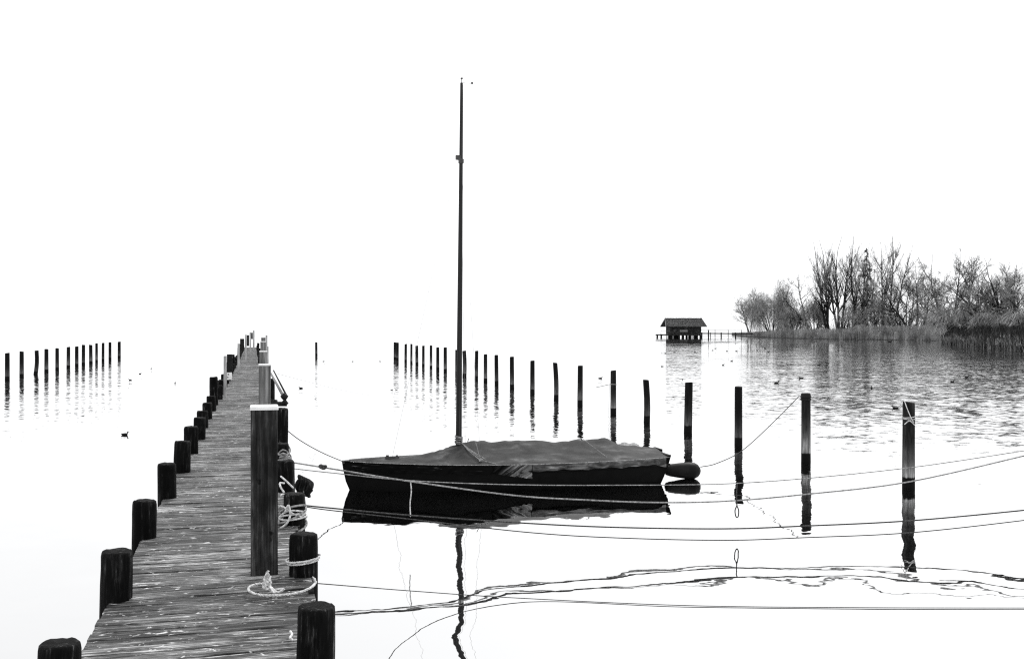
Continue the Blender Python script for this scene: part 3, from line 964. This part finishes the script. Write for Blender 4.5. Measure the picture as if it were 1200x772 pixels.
# spar resting along the piles with its bracket
spar = empty('mooring_boom', at(317, 437, 20))
tag(spar, 'dark boom of twin spars lying along the pile heads on the right', 'boom')
o0 = spar.location
E = at(333, 466, 13.3)
mb = MB(); mb.tube([Vector(), E - o0], [.019, .022], 8); mb.build('spar', M['post_grey'], spar, True)
mb = MB(); mb.tube([Vector((.06, 0, .05)), E - o0 + Vector((.035, 0, .02))], [.013, .014], 8); mb.build('spar', M['pile'], spar, True)
mb = MB()
mb.tube([at(x, y, 13.25) - o0 for x, y in ((330, 466), (333, 464), (336.5, 466))], [.03, .05, .03], 10)
mb.tube([at(x, y, 13.25) - o0 for x, y in ((331, 474), (333.5, 470), (336, 474))], [.03, .045, .03], 10)
mb.build('end_float', M['black_board'], spar, True)
mb = MB(); mb.bar(at(318, 473.2, 13.3) - o0, at(336, 473.2, 13.3) - o0, .045, .06); mb.build('crossbar', M['black_board'], spar)

# white loop
n1, s1 = pn(309.5, 6.56)
zd = DECK + .022
pc = pier(.315, 6.64)
dp = 6.30
mb = MB()
loop = [ground(x, y, zd + .012) for x, y in ((312, 684.5), (303, 684), (294, 686.5), (291, 690), (295, 694), (306, 697), (322, 697.5), (340, 696), (355, 692.5), (365, 687.5))] + [at(369, 683, 6.42), at(370, 679, 6.5)]
laid_rope(mb, smooth_path(loop, 6), .0085)
r0 = .093 + .014
for zc, e in ((.79, -.004), (.806, .004)):
    pts = []
    for j in range(21):
        a = -.2 - j / 20 * 5.6
        pts.append(Vector((pc.x + (r0 + e) * math.cos(a), pc.y + (r0 + e) * math.sin(a), zc + .012 * math.cos(a))))
    laid_rope(mb, pts, .0078)
for k in range(3):
    laid_rope(mb, smooth_path([at(366 - k, 676 + 3 * k, 6.45), at(369, 679 + 2 * k, 6.40), at(368 + k, 686 - 2 * k, 6.42), at(364, 682 + 2 * k, 6.42)], 5), .0075)
# knotted bundle at the post foot
q = random.Random(11)
fd = s1
for pts in ([(314, 668), (315.5, 674), (312, 679), (313, 686), (318, 690), (324, 693)],
            [(316, 667), (312, 675), (314, 682), (320, 687), (326, 692), (331, 690.5), (334, 688.5), (328, 688.5), (321, 690)],
            [(310, 677), (315, 680), (317, 685), (322, 692)], [(309, 682), (313, 680), (318, 684), (315, 689), (310, 686), (312, 680)],
            [(311, 679), (314, 684), (319, 681), (315, 677), (311, 679)], [(317, 672), (314, 671), (313.5, 676), (317, 677), (318, 673)]):
    P = [ground(x, y, zd + .012 + .10 * max(0, (690 - y)) / 22) for x, y in pts]
    P = [p - Vector((0, .03, 0)) for p in P]
    laid_rope(mb, smooth_path(P, 6), .0070)
tag(mb.build('white_rope', M['rope_pale'], None, True), 'white rope looped on the deck between square post and round pile', 'rope')
# small white scrap on deck
mb = MB()
mb.tube(smooth_path([ground(340, 739, zd + .006), ground(342, 743, zd + .008), ground(340, 747, zd + .006), ground(343, 750, zd + .006)]), [.004] + [.007] * 23 + [.003], 6)
tag(mb.build('rope_scrap', M['rope_pale'], None, True), 'curled white scrap of rope lying on the near deck', 'rope scrap')

# ------------------------------------------------------------------ water birds
def duck_mesh():
    mb = MB()
    st = [((-.5, 0, .17), .012), ((-.44, 0, .15), .04), ((-.33, 0, .10), .095), ((-.15, 0, .065), .15), ((.05, 0, .06), .17), ((.22, 0, .08), .15),
          ((.31, 0, .14), .10), ((.345, 0, .22), .065), ((.36, 0, .29), .062), ((.385, 0, .35), .078), ((.43, 0, .375), .075), ((.48, 0, .365), .05), ((.53, 0, .35), .026), ((.58, 0, .343), .02), ((.61, 0, .34), .01)]
    mb.tube([p for p, r in st], [r for p, r in st], 10)
    return mb
duck0 = duck_mesh()
ducks = [  # px, py, length px, heading, label
    (146, 509.5, 9, 0, 'dark duck swimming alone on near water left of the jetty'),
    (152.5, 445.5, 4.5, 180, 'small dark waterbird just right of the left pole row'),
    (164, 438, 3.4, 0, 'small dark waterbird between two others right of left poles'),
    (177, 432, 3.2, 90, 'small dark waterbird farthest of the three right of left poles'),
    (205, 449, 4, 90, 'small dark waterbird close to the jetty on its left side'),
    (352.5, 455, 5.5, 180, 'dark waterbird near the jetty under the faint thin line'),
    (379, 423.5, 2.6, 0, 'tiny dark waterbird beside the lone pole'),
    (413, 423.5, 2.4, 0, 'tiny dark waterbird between lone pole and long pole row'),
    (445.5, 423.5, 2.6, 180, 'tiny dark waterbird left of the far end of pole row'),
    (459, 457, 3.6, 0, 'dark waterbird, left one of a close pair below the far poles'),
    (464.5, 457, 3.4, 180, 'dark waterbird, right one of a close pair below the far poles'),
    (703.5, 443.5, 5.5, 0, 'dark waterbird left of the pole with a loose line'),
    (776, 429.5, 4, 180, 'small dark waterbird left of its neighbour above the leaning pole'),
    (784.5, 428.5, 2.4, 0, 'tiny dark waterbird right of its neighbour above the leaning pole'),
    (800, 445, 3.6, 90, 'small dark waterbird close left of the leaning pole head'),
    (780, 414, 2.6, 0, 'tiny dark waterbird, leftmost of the line under the boathouse'),
    (790, 413, 3.6, 0, 'small dark waterbird, second from left under the boathouse'),
    (814.5, 412.4, 2.6, 180, 'tiny dark waterbird under the boathouse right corner'),
    (835, 410.5, 2.6, 0, 'tiny dark waterbird, lower of the pair right of the boathouse'),
    (838.5, 408.4, 3, 0, 'tiny dark waterbird, upper of the pair right of the boathouse'),
    (852, 411.5, 2.8, 180, 'tiny dark waterbird, left of two below the footbridge end'),
    (863, 411.5, 3.2, 0, 'tiny dark waterbird, right of two below the footbridge end'),
    (847.5, 427.5, 3.4, 0, 'small dark waterbird, nearer of two above the third pole'),
    (857.5, 422.8, 3.6, 0, 'small dark waterbird, farther of two above the third pole'),
    (887.5, 410.4, 3, 0, 'tiny dark waterbird below the small pale tree'),
    (897, 408.4, 3, 180, 'tiny dark waterbird at the edge of the tree reflections'),
    (900.5, 412.4, 3.4, 0, 'tiny dark waterbird nearest in the trio below the pale tree'),
    (959.5, 428, 4.6, 0, 'dark waterbird, nearer of the two on the tree reflections'),
    (969.5, 425.5, 4, 180, 'dark waterbird, farther of the two on the tree reflections'),
    (910, 449, 7.5, 0, 'dark duck with raised head above the banded pole'),
    (939, 443.5, 6.5, 180, 'dark duck swimming just above the banded pole head'),
    (1021.5, 455, 7, 75, 'dark duck seen end-on between the two nearest poles'),
    (1092, 460, 7, 110, 'pale and dark duck seen end-on right of the nearest pole'),
    (1116, 447.8, 6.5, 0, 'dark duck, left one of the pair at right'),
    (1133, 442.5, 5.6, 0, 'dark duck, right one of the pair at right'),
    (1049.5, 478.5, 9, 180, 'dark duck swimming close left of the nearest pole head'),
    (1043, 400.6, 6, 0, 'dark waterbird resting at the edge of the far reeds')]
first = None
for px, py, ln, hd, lab in ducks:
    p = ground(px, py)
    if first is None:
        o = duck0.build('duck', M['duck'], None, True); first = o
    else:
        o = first.copy(); COL.objects.link(o)
        if 'pale' in lab.split():
            if 'pale and' in lab:
                o.data = first.data.copy(); o.data.materials[0] = M['duck_pale']
    sc = ln * p.y / F / 1.05
    o.location = p
    o.scale = (sc, sc, sc * rnd.uniform(.95, 1.15))
    o.rotation_euler = (0, 0, R(hd + rnd.uniform(-15, 15)))
    tag(o, lab, 'duck', 'water birds on the lake')

# ------------------------------------------------------------------ boathouse and footbridge
D = F * EYE / 9.4
k = D / F
bh = empty('boathouse', ground(801, HY + 9.4), R(4))
tag(bh, 'dark wooden boathouse on stilts with shingled gable roof', 'boathouse')
W, dep = 36.5 * k, 5.6
z0, z1 = 4.0 * k, 14.0 * k
mb = MB()
mb.box((0, 0, (z0 + z1) / 2), (W, dep, z1 - z0))
mb.add([(-W/2, -dep/2, z1), (-W/2, dep/2, z1), (-W/2, 0, z1 + 7 * k), (W/2, -dep/2, z1), (W/2, dep/2, z1), (W/2, 0, z1 + 7 * k)], [(0, 2, 1), (3, 4, 5)])
mb.build('wall', M['hut_wall'], bh)
mb = MB()
ew, ed, rt = 24.2 * k, dep / 2 + .9, 22.4 * k
ez = z1 - .25
for sgn in (-1, 1):
    vs = [(-ew, sgn * ed, ez), (ew, sgn * ed, ez), (ew - .55, 0, rt), (-ew + .55, 0, rt)]
    vs += [(x, y, z - .14) for x, y, z in vs]
    mb.add(vs, [(0, 1, 2, 3), (7, 6, 5, 4), (0, 4, 5, 1), (1, 5, 6, 2), (2, 6, 7, 3), (3, 7, 4, 0)])
for i in range(40):     # uneven ridge course
    x = -ew + .6 + (2 * ew - 1.2) * i / 39
    mb.box((x, 0, rt + .03 + rnd.uniform(-.03, .04)), (.26, .22, .14))
roof = mb.build('roof', M['hut_roof'], bh)
mb = MB()
for sgn in (-1, 1):
    mb.bar((-ew - .04, sgn * ed, ez - .05), (-ew + .5, 0, rt - .05), .06, .2)
mb.build('bargeboard', M['pale_wood'], roof)
mb = MB(); mb.box((-.6, -dep / 2 - .05, z0 + .9), (2.2, .06, .55)); mb.build('hatch', M['pale_wood'] if False else M['post_grey'], bh)
mb = MB(); mb.box((-1.4, 0, z0 - .2), (W + 3.2, dep + .6, .36)); mb.build('platform', M['hut_wall'], bh)
for i, x in enumerate((-W/2 - 2.6, -W/2 + .2, -W/2 + 1.0, -W/2 + 2.6, -W * .12, W * .05, W * .16, W * .27, W * .38, W/2 - .2)):
    for y in (-dep / 2 + .1, dep / 2 - .3):
        mb = MB(); mb.tube([(x, y, -.6), (x + rnd.uniform(-.04, .04), y, z0 - .38)], .16 if i % 3 else .26, 8); mb.build('stilt', M['bark'], bh)
for i, (xs, xe) in enumerate(((-.46, -.30), (-.24, -.14), (.0, .07), (.2, .24), (.40, .5))):
    mb = MB(); mb.box(((xs + xe) / 2 * W, dep * .30, .55), ((xe - xs) * W, .08, 1.3)); mb.build('skirting_boards', M['bark'], bh)
mb = MB()
xa = -W / 2 - 2.7
mb.bar((xa, -dep / 2, z0 + .9), (-W / 2 - .02, -dep / 2, z0 + .9), .07, .07)
mb.bar((xa, -dep / 2, z0 - .02), (xa, -dep / 2, z0 + .95), .1, .1)
mb.build('railing', M['post_grey'], bh)
fb = empty('footbridge', bh.location)
tag(fb, 'low plank footbridge on posts joining boathouse and wooded shore', 'footbridge')
def fbp(px, z, dy=0): return Vector(((px - 801) * k, 1.0 + dy + (px - 820) * k * .15, z))
mb = MB(); mb.bar(fbp(818.6, 4.8 * k), fbp(885, 4.3 * k), 1.3, .34); mb.build('deck', M['hut_wall'], fb)
mb = MB()
mb.bar(fbp(819, 9.0 * k, -.6), fbp(880, 8.4 * k, -.6), .06, .07); mb.bar(fbp(819, 2.3 * k, -.5), fbp(868, 2.2 * k, -.5), .1, .14)
mb.build('rail', M['post_grey'], fb)
for i, px in enumerate((820.5, 823, 831, 833.5, 839, 846.5, 855, 864, 871)):
    mb = MB(); mb.tube([fbp(px, -.6, -.5), fbp(px, (5.9 if i % 2 else 9) * k, -.5)], .19 if i in (1, 2, 5, 7) else .1, 8); mb.build('post', M['bark'], fb)

# ------------------------------------------------------------------ trees
def limb(mbt, mbc, a, d, ln, r, lev, P):
    """grow a limb, its side limbs and its twigs"""
    n = 5
    pts, rs = [Vector(a)], [r]
    d = Vector(d).normalized()
    p = Vector(a)
    for i in range(n):
        d = (d + Vector((rnd.gauss(0, 1), rnd.gauss(0, 1), rnd.gauss(0, 1))) * P['wander'] + Vector((0, 0, P['up']))).normalized()
        p = p + d * ln / n
        pts.append(p.copy()); rs.append(r * (1 - .8 * (i + 1) / n) + .008)
    mbt.tube(pts, rs, 6 if lev == 0 else 4, cap=False)
    if lev >= P['levels']:
        for _ in range(P['twigs']):
            t = rnd.uniform(.15, 1) * n
            i = min(int(t), n - 1)
            q = pts[i].lerp(pts[i + 1], t - i)
            dd = ((pts[i + 1] - pts[i]).normalized() * P.get('along', .8) + Vector((rnd.gauss(0, 1), rnd.gauss(0, 1), rnd.gauss(0, .8))) * P['spray'] + Vector((0, 0, P['tup']))).normalized()
            tl = P['tlen'] * rnd.uniform(.5, 1.3)
            e = q + dd * tl
            mbc.strip(q, e, P['tw'])
            m2 = q.lerp(e, .4)
            mbc.strip(m2, m2 + (dd + Vector((rnd.gauss(0, .5), rnd.gauss(0, .5), rnd.gauss(0, .5) + P['tup']))).normalized() * tl * .6, P['tw'] * .8)
            for _k in range(P.get('leaf', 0)):
                c = e + Vector((rnd.gauss(0, .35), rnd.gauss(0, .35), rnd.gauss(0, .3)))
                mbc.strip(c, c + Vector((rnd.gauss(0, .3), rnd.gauss(0, .3), rnd.gauss(0, .3))), P.get('lw', .22))
        return
    for j in range(P['kids'][lev]):
        t = rnd.uniform(P['from'] if lev == 0 else .2, .98) * n
        i = min(int(t), n - 1)
        q = pts[i].lerp(pts[i + 1], t - i)
        ax = (pts[i + 1] - pts[i]).normalized()
        side = ax.orthogonal().normalized(); side.rotate(Matrix.Rotation(rnd.uniform(0, 6.28), 3, ax))
        dd = (ax * math.cos(P['ang']) + side * math.sin(P['ang'])).normalized()
        limb(mbt, mbc, q, dd, ln * P['ratio'] * (1.15 - .55 * t / n) * rnd.uniform(.75, 1.15), max(rs[i] * .55, .015), lev + 1, P)
    limb(mbt, mbc, pts[-1], d, ln * .35, rs[-1], P['levels'], P)

BARE = dict(levels=2, kids=(12, 6), wander=.10, up=.05, ang=.62, ratio=.46, twigs=9, spray=.5, tup=.2, tlen=1.3, tw=.045, **{'from': .28})
POPLAR = dict(levels=2, kids=(14, 5), wander=.06, up=.06, ang=.50, ratio=.34, twigs=6, spray=.40, tup=.40, tlen=1.5, tw=.04, **{'from': .30})
GNARL = dict(levels=2, kids=(9, 5), wander=.17, up=.04, ang=.85, ratio=.48, twigs=8, spray=.8, tup=.1, tlen=1.1, tw=.05, **{'from': .28})
LEAFY = dict(levels=2, kids=(10, 6), wander=.12, up=.04, ang=.75, ratio=.44, twigs=8, spray=.8, tup=.1, tlen=.95, tw=.06, **{'from': .20})
def tree(px, top, back, stems, P, lab, name, cat, bark='bark', twig='twig', girth=.30, group='trees on the far shore', spread=.0, leanpx=None):
    D = shore_at(px) + back
    base = Vector(((px - CX) / F * D, D, .40))
    H = (HY - top) * D / F + EYE - .4
    o = empty(name, base)
    tag(o, lab, cat, group)
    mbt, mbc = MB(), MB()
    for i, (dx, hh, tilt) in enumerate(stems):
        # dx start offset m, hh share of the height, tilt sideways (tan)
        d = Vector((tilt, rnd.uniform(-.10, .10), 1))
        limb(mbt, mbc, (dx, rnd.uniform(-.3, .3), -.3), d, (H * hh + .3) * .86, girth * (.75 + .35 * hh), 0, P)
    mbt.build('trunk', M[bark], o, True)
    mbc.build('crown', M[twig], o)
    return o
def shrub(px, top, hwpx, back, lab, n=2600, twig='bush', droop=0.0, name='bush', cat='bush', bw=.10, group='bushes on the far shore', base_z=.35, tl=1.4):
    """dense bush or willow: fine twigs through an uneven dome"""
    D = shore_at(px) + back
    H = (HY - top) * D / F + EYE - base_z
    Wd = hwpx * D / F
    o = empty(name, ((px - CX) / F * D, D, base_z))
    tag(o, lab, cat, group)
    mbt, mbc = MB(), MB()
    lobes = [(rnd.uniform(-.62, .62), rnd.uniform(-.5, .5), rnd.uniform(.42, .82), rnd.uniform(.30, .48)) for _ in range(8)]
    lobes.append((rnd.uniform(-.12, .12), 0, .72, .34)); lobes.append((-.55, 0, .35, .38)); lobes.append((.55, 0, .35, .38))
    for lx, ly, lz, lr in lobes:
        tip = Vector((lx * Wd, ly * Wd, lz * H))
        pts = smooth_path([(lx * Wd * .15, 0, -.2), tip * .5 + Vector((rnd.gauss(0, .2), 0, .2)), tip], 3)
        mbt.tube(pts, [.16 * (1 - .8 * i / (len(pts) - 1)) + .02 for i in range(len(pts))], 5, cap=False)
    for _ in range(n):
        lx, ly, lz, lr = rnd.choice(lobes)
        v = Vector((rnd.gauss(0, 1), rnd.gauss(0, 1), rnd.gauss(0, 1))).normalized() * rnd.random() ** .45
        c = Vector(((lx + v.x * lr) * Wd, (ly + v.y * lr) * Wd, max(.05, (lz + v.z * lr * .75)) * H))
        if c.z > H * 1.02: continue
        if droop and rnd.random() < .8:
            d = Vector((v.x * .35 + rnd.gauss(0, .12), v.y * .35, -droop + .3 * max(v.z, 0)))
            l_ = tl * rnd.uniform(.6, 1.6)
            l_ = min(l_, c.z * .95)
        else:
            d = Vector((v.x * .6 + rnd.gauss(0, .35), v.y * .6 + rnd.gauss(0, .35), .6 + rnd.gauss(0, .4)))
            l_ = tl * rnd.uniform(.35, .9)
        mbc.strip(c, c + d.normalized() * l_, bw)
    mbt.build('trunk', M['bark'], o, True)
    mbc.build('crown', M[twig], o)
    return o

tree(878.5, 337, 12, [(0, .95, .0), (.3, .75, -.25), (-.2, .8, -.12)], BARE, 'small bare pale-stemmed tree at the left tip of the shore', 'bare_tree', 'tree', 'bark_mid', 'willow', .20)
shrub(905, 342, 30, 18, 'broad rounded willow bush right of the small pale tree', 7500, 'willow', 1.0, 'willow', 'tree', .07, 'trees on the far shore', tl=2.0)
shrub(918, 321, 13, 26, 'narrow upright willow rising behind the rounded willow', 3200, 'willow', .6, 'willow', 'tree', .07, 'trees on the far shore', tl=1.6)
tree(950, 322, 20, [(0, 1.0, -.42), (.2, .95, -.10)], GNARL, 'dark forked tree leaning left over the willow bushes', 'leaning_tree', 'tree', 'bark', 'willow', .26)
shrub(931, 356, 20, 14, 'low grey bush below the leaning forked tree', 3000, 'bush', .5, tl=1.3)
shrub(955, 349, 17, 16, 'grey rounded bush left of the tall bare poplars', 2600, 'willow', .5, tl=1.4)
tree(972, 290, 16, [(-.3, .98, -.26), (.2, 1.0, -.10), (.5, .78, -.42), (.0, .9, -.02)], POPLAR, 'tall bare poplar fanning left, first of the tall group', 'poplar', 'tree', 'bark', 'twig', .30)
tree(983.5, 288, 15, [(0, 1.0, .04), (.2, .98, .17), (-.2, .9, -.12)], POPLAR, 'tall bare poplar with forked trunk, second of the tall group', 'poplar', 'tree', 'bark', 'twig', .32)
tree(1008, 290, 18, [(0, 1.0, -.10), (.4, .9, .02)], POPLAR, 'tall bare poplar leaning left before the conifer', 'poplar', 'tree', 'bark', 'twig', .30)
# conifer
def conifer(px, top, back, hwpx, lab):
    D = shore_at(px) + back
    H = (HY - top) * D / F + EYE - .4
    Wd = hwpx * D / F
    o = empty('conifer', ((px - CX) / F * D, D, .4)); tag(o, lab, 'tree', 'trees on the far shore')
    mbt, mbc = MB(), MB()
    mbt.tube([(0, 0, -.3), (.1, 0, H * .5), (0, 0, H)], [.32, .2, .02], 7)
    z = H * .18
    while z < H * .98:
        t = z / H
        for _ in range(4):
            a = rnd.uniform(0, 6.28); ln = Wd * (1.05 - t) ** .7 * rnd.uniform(.45, 1.35)
            z_ = z + rnd.uniform(-.5, .5)
            e = Vector((math.cos(a) * ln, math.sin(a) * ln, z_ - rnd.uniform(.0, .4) * ln))
            s0 = Vector((0, 0, z_)); mbt.tube([s0, s0.lerp(e, .5) + Vector((0, 0, .1)), e], [.06, .04, .015], 4, cap=False)
            for _k in range(int(8 + ln * 11)):
                q = s0.lerp(e, rnd.uniform(.15, 1))
                mbc.strip(q, q + Vector((rnd.gauss(0, .3) + .3 * math.cos(a), rnd.gauss(0, .3), rnd.gauss(-.35, .35))), .15)
        z += H * .042
    mbt.build('trunk', M['bark'], o, True); mbc.build('crown', M['needles'], o)
conifer(1016, 291, 34, 17, 'shaggy dark conifer standing behind the tall poplars')
shrub(1000, 346, 20, 22, 'grey bush between the poplar trunks', 1300, 'willow', .4)
shrub(1024, 338, 20, 24, 'tall grey bush under the conifer', 1800, 'bush', .4)
tree(1033, 290, 26, [(0, 1.0, .05), (.3, .95, .12)], POPLAR, 'slim bare twin-stemmed tree right of the conifer', 'poplar', 'tree', 'bark', 'twig', .24)
tree(1043, 286, 22, [(0, 1.0, .06), (.4, .88, .16)], POPLAR, 'tall bare tree with upright forks, rightmost of the tall ones', 'poplar', 'tree', 'bark', 'twig', .28)
tree(1072, 312, 20, [(0, .92, -.10), (.3, 1.0, .06), (.1, .8, .30)], GNARL, 'gnarled dark tree with crooked limbs amid the shore wood', 'gnarled_tree', 'tree', 'bark', 'twig', .30)
tree(1055, 330, 24, [(0, 1.0, .12), (.3, .7, -.15)], GNARL, 'thin crooked tree left of the gnarled dark one', 'gnarled_tree', 'tree', 'bark', 'twig', .18)
tree(1107, 308, 26, [(0, 1.0, -.05), (.3, .85, .15), (-.3, .8, -.2)], LEAFY, 'round-crowned tree with sparse leaves right of the gnarled one', 'leafy_tree', 'tree', 'bark_mid', 'bush', .26)
tree(1124, 300, 28, [(0, 1.0, .04), (.4, .9, .16)], LEAFY, 'tallest sparse-leaved tree above the near reeds', 'leafy_tree', 'tree', 'bark', 'bush', .26)
tree(1146, 330, 24, [(0, 1.0, -.08), (.3, .8, .1)], GNARL, 'small twisted tree between the tallest leafy tree and twin trees', 'gnarled_tree', 'tree', 'bark', 'twig', .2)
tree(1162, 318, 26, [(0, 1.0, -.10), (.4, .9, .06)], GNARL, 'bare forked tree left of the last pair at right', 'bare_tree', 'tree', 'bark', 'twig', .24)
tree(1175, 312, 30, [(0, 1.0, .02), (.4, .8, .2), (0, .8, -.22)], GNARL, 'spreading bare tree near the right edge', 'bare_tree', 'tree', 'bark', 'twig', .26)
tree(1194, 318, 30, [(0, 1.0, .0), (.3, .8, .18), (0, .75, -.2)], GNARL, 'bare tree at the very right edge of the view', 'bare_tree', 'tree', 'bark', 'twig', .24)
for i, (px, top, hw, back, tw, lab) in enumerate([
    (1050, 360, 20, 16, 'bush', 'dense bush below the slim twin-stemmed tree'),
    (1082, 362, 20, 14, 'bush', 'dense low bush at the foot of the gnarled tree'),
    (1096, 360, 16, 22, 'willow', 'pale bush right of the gnarled tree trunk'),
    (1114, 358, 20, 18, 'bush', 'dark bush under the sparse-leaved trees'),
    (1136, 356, 20, 20, 'bush', 'tall bush right of the sparse-leaved trees'),
    (1156, 364, 18, 16, 'willow', 'pale low bush behind the near reeds'),
    (1176, 364, 20, 18, 'bush', 'broad bush under the spreading bare tree'),
    (1198, 361, 18, 22, 'bush', 'dark bush at the right edge behind the reeds'),
    (1220, 345, 24, 22, 'bush', 'dense bush beyond the right edge of the view'),
    (1245, 330, 26, 26, 'bush', 'tall bush farther beyond the right edge of the view')]):
    shrub(px, top, hw, back, lab, 850, tw, .35, tl=1.3)

for px, top, back, stems, P, lab, nm, bk, tw, g in [
    (998, 300, 40, [(0, 1.0, .0), (.4, .85, .12)], BARE, 'bare tree half hidden between the second poplar and the leaning one', 'bare_tree', 'bark_mid', 'twig', .2),
    (1026, 304, 30, [(0, 1.0, .0), (.3, .9, -.12)], LEAFY, 'bushy tree crowded against the right side of the conifer', 'leafy_tree', 'bark', 'bush', .22),
    (1062, 318, 34, [(0, 1.0, -.05), (.3, .85, .12)], BARE, 'pale bare tree behind the gnarled one', 'bare_tree', 'bark_mid', 'twig', .2),
    (1086, 322, 32, [(0, 1.0, .1), (.3, .9, -.1)], GNARL, 'crooked tree right behind the gnarled dark tree', 'gnarled_tree', 'bark', 'twig', .22),
    (1097, 314, 36, [(0, 1.0, .0), (.3, .8, .15)], LEAFY, 'bushy tree left behind the round-crowned tree', 'leafy_tree', 'bark_mid', 'bush', .22),
    (1140, 312, 36, [(0, 1.0, .0), (.3, .85, .12)], LEAFY, 'bushy tree right behind the tallest leafy one', 'leafy_tree', 'bark', 'bush', .22),
    (1184, 322, 38, [(0, 1.0, .0), (.3, .85, -.12)], BARE, 'pale bare tree filling the gap near right edge', 'bare_tree', 'bark_mid', 'twig', .2),
    (1216, 312, 34, [(0, 1.0, .0), (.3, .85, -.2)], LEAFY, 'bushy tree just beyond the right edge of view', 'leafy_tree', 'bark', 'bush', .24)]:
    tree(px, top, back, stems, P, lab, nm, 'tree', bk, tw, g)
for px, top, hw, back, lab in [
    (990, 362, 16, 12, 'low bush at the feet of the poplars'), (1012, 358, 16, 14, 'bush at the foot of the leaning poplar'),
    (1036, 357, 16, 30, 'grey bush behind the twin-stemmed tree'), (1064, 357, 16, 32, 'tall bush behind the gnarled tree'),
    (1104, 354, 16, 36, 'tall grey bush behind the round-crowned tree'), (1128, 352, 16, 38, 'tall grey bush behind the tallest leafy tree'),
    (1150, 357, 16, 36, 'grey bush behind the small twisted tree'), (1186, 358, 18, 30, 'grey bush behind the spreading bare tree')]:
    shrub(px, top, hw, back, lab, 750, 'bush', .3, tl=1.2, bw=.07)

# reeds: nobody could count them
def reeds(name, px0, px1, depth, h0, n, mat, back=0.0, w=.05, plume=True):
    mb = MB()
    for _ in range(n):
        px = rnd.uniform(px0, px1)
        D = shore_at(px) + back + depth * rnd.random() ** 1.3
        x = (px - CX) / F * D
        h = h0(px) * rnd.uniform(.60, 1.10) * (1 + .16 * mn.noise(Vector((px * .16, D * .3, 3))) + .10 * mn.noise(Vector((px * .7, D * .8, 7))))
        b = Vector((x, D, -.05))
        t = b + Vector((rnd.gauss(0, .24), rnd.gauss(0, .2), h))
        mb.strip(b, t, w)
        if plume and rnd.random() < .55:
            mb.strip(t - Vector((0, 0, .45)), t + Vector((rnd.gauss(.08, .08), 0, .05)), w * 2.2)
        if rnd.random() < .6:
            m_ = b.lerp(t, rnd.uniform(.35, .8))
            mb.strip(m_, m_ + Vector((rnd.gauss(0, .3), rnd.gauss(0, .2), rnd.uniform(.3, .7))), w * .9)
    o = mb.build(name, mat)
    return tag(o, None, None, None, 'stuff')
def h_far(px):
    k = [(858, 1.1), (875, 1.5), (900, 2.0), (930, 2.4), (990, 2.5), (1005, 3.2), (1060, 3.0), (1110, 3.1)]
    for (a, x), (b, y) in zip(k, k[1:]):
        if px <= b: return x + (y - x) * (px - a) / (b - a)
    return 3.0
o = reeds('reed_bed', 858, 1108, 12, h_far, 15000, M['reed'], 1.0)
tag(o, 'long pale reed bed along the far shore below the trees', 'reeds')
o = reeds('reed_clump', 1104, 1260, 9, lambda x: (2.65 if x > 1118 else 1.3 + (x - 1104) * .096) * (1 + .20 * mn.noise(Vector((x * .10, 0, 3))) + .12 * mn.noise(Vector((x * .45, 4, 3)))), 12000, M['reed_dark'], -1.0, .04)
tag(o, 'dark tall reed clump on the nearer shore at right', 'reeds')
o = reeds('reed_bed', 1098, 1262, 7, lambda x: 1.75 + .5 * mn.noise(Vector((x * .2, 2, 8))), 2600, M['reed'], -1.3, .035)
tag(o, 'sparse pale reeds standing in front of the dark reed clump', 'reeds')
o = reeds('reed_bed', 1095, 1270, 9, lambda x: 2.2, 6000, M['reed'], 9.0)
tag(o, 'pale reeds rising behind the dark reed clump', 'reeds')

# ------------------------------------------------------------------ light, sky, camera
SUN_EL, SUN_AZ = 46, 25
world = bpy.data.worlds.new('World'); S.world = world
world.use_nodes = True
nt = world.node_tree
bg = nt.nodes['Background']
sky = N(nt, 'ShaderNodeTexSky', sky_type='NISHITA')
sky.sun_disc = False
sky.sun_elevation = R(SUN_EL); sky.sun_rotation = R(SUN_AZ)
sky.air_density = 1.0; sky.dust_density = 6.0; sky.ozone_density = 1.0
bw = N(nt, 'ShaderNodeRGBToBW')
nt.links.new(sky.outputs[0], bw.inputs[0])
veil = mix(nt, .80, bw.outputs[0], 10.0)      # an even white overcast veils the clear sky
tint = mix(nt, 1.0, veil, 1.0, 'MULTIPLY')
tint.node.inputs[7].default_value = (.985, .992, 1.0, 1)
nt.links.new(tint, bg.inputs['Color'])
bg.inputs['Strength'].default_value = .10
sun = bpy.data.lights.new('sun', 'SUN'); sun.energy = .9; sun.angle = R(14); sun.color = (1, .99, .975)
so = bpy.data.objects.new('sun', sun); COL.objects.link(so)
sd = Vector((math.sin(R(SUN_AZ)) * math.cos(R(SUN_EL)), math.cos(R(SUN_AZ)) * math.cos(R(SUN_EL)), math.sin(R(SUN_EL))))
so.rotation_euler = sd.to_track_quat('Z', 'Y').to_euler()
so.location = (0, 0, 30)

cam = bpy.data.cameras.new('camera'); cam.lens = 35.0; cam.sensor_width = 36.0
cam.clip_start = .05; cam.clip_end = 20000
co = bpy.data.objects.new('camera', cam); COL.objects.link(co)
co.location = (0, 0, EYE); co.rotation_euler = (R(90), 0, 0)
S.camera = co
vs_ = S.view_settings
S.display_settings.display_device = 'sRGB'
vs_.view_transform = 'Standard'; vs_.look = 'None'; vs_.gamma = 1.0; vs_.exposure = 0.58
vs_.use_curve_mapping = False
S.render.resolution_x, S.render.resolution_y = 1024, 658
S.cycles.use_denoising = False
S.cycles.filter_width = 1.2
S.cycles.max_bounces = 8
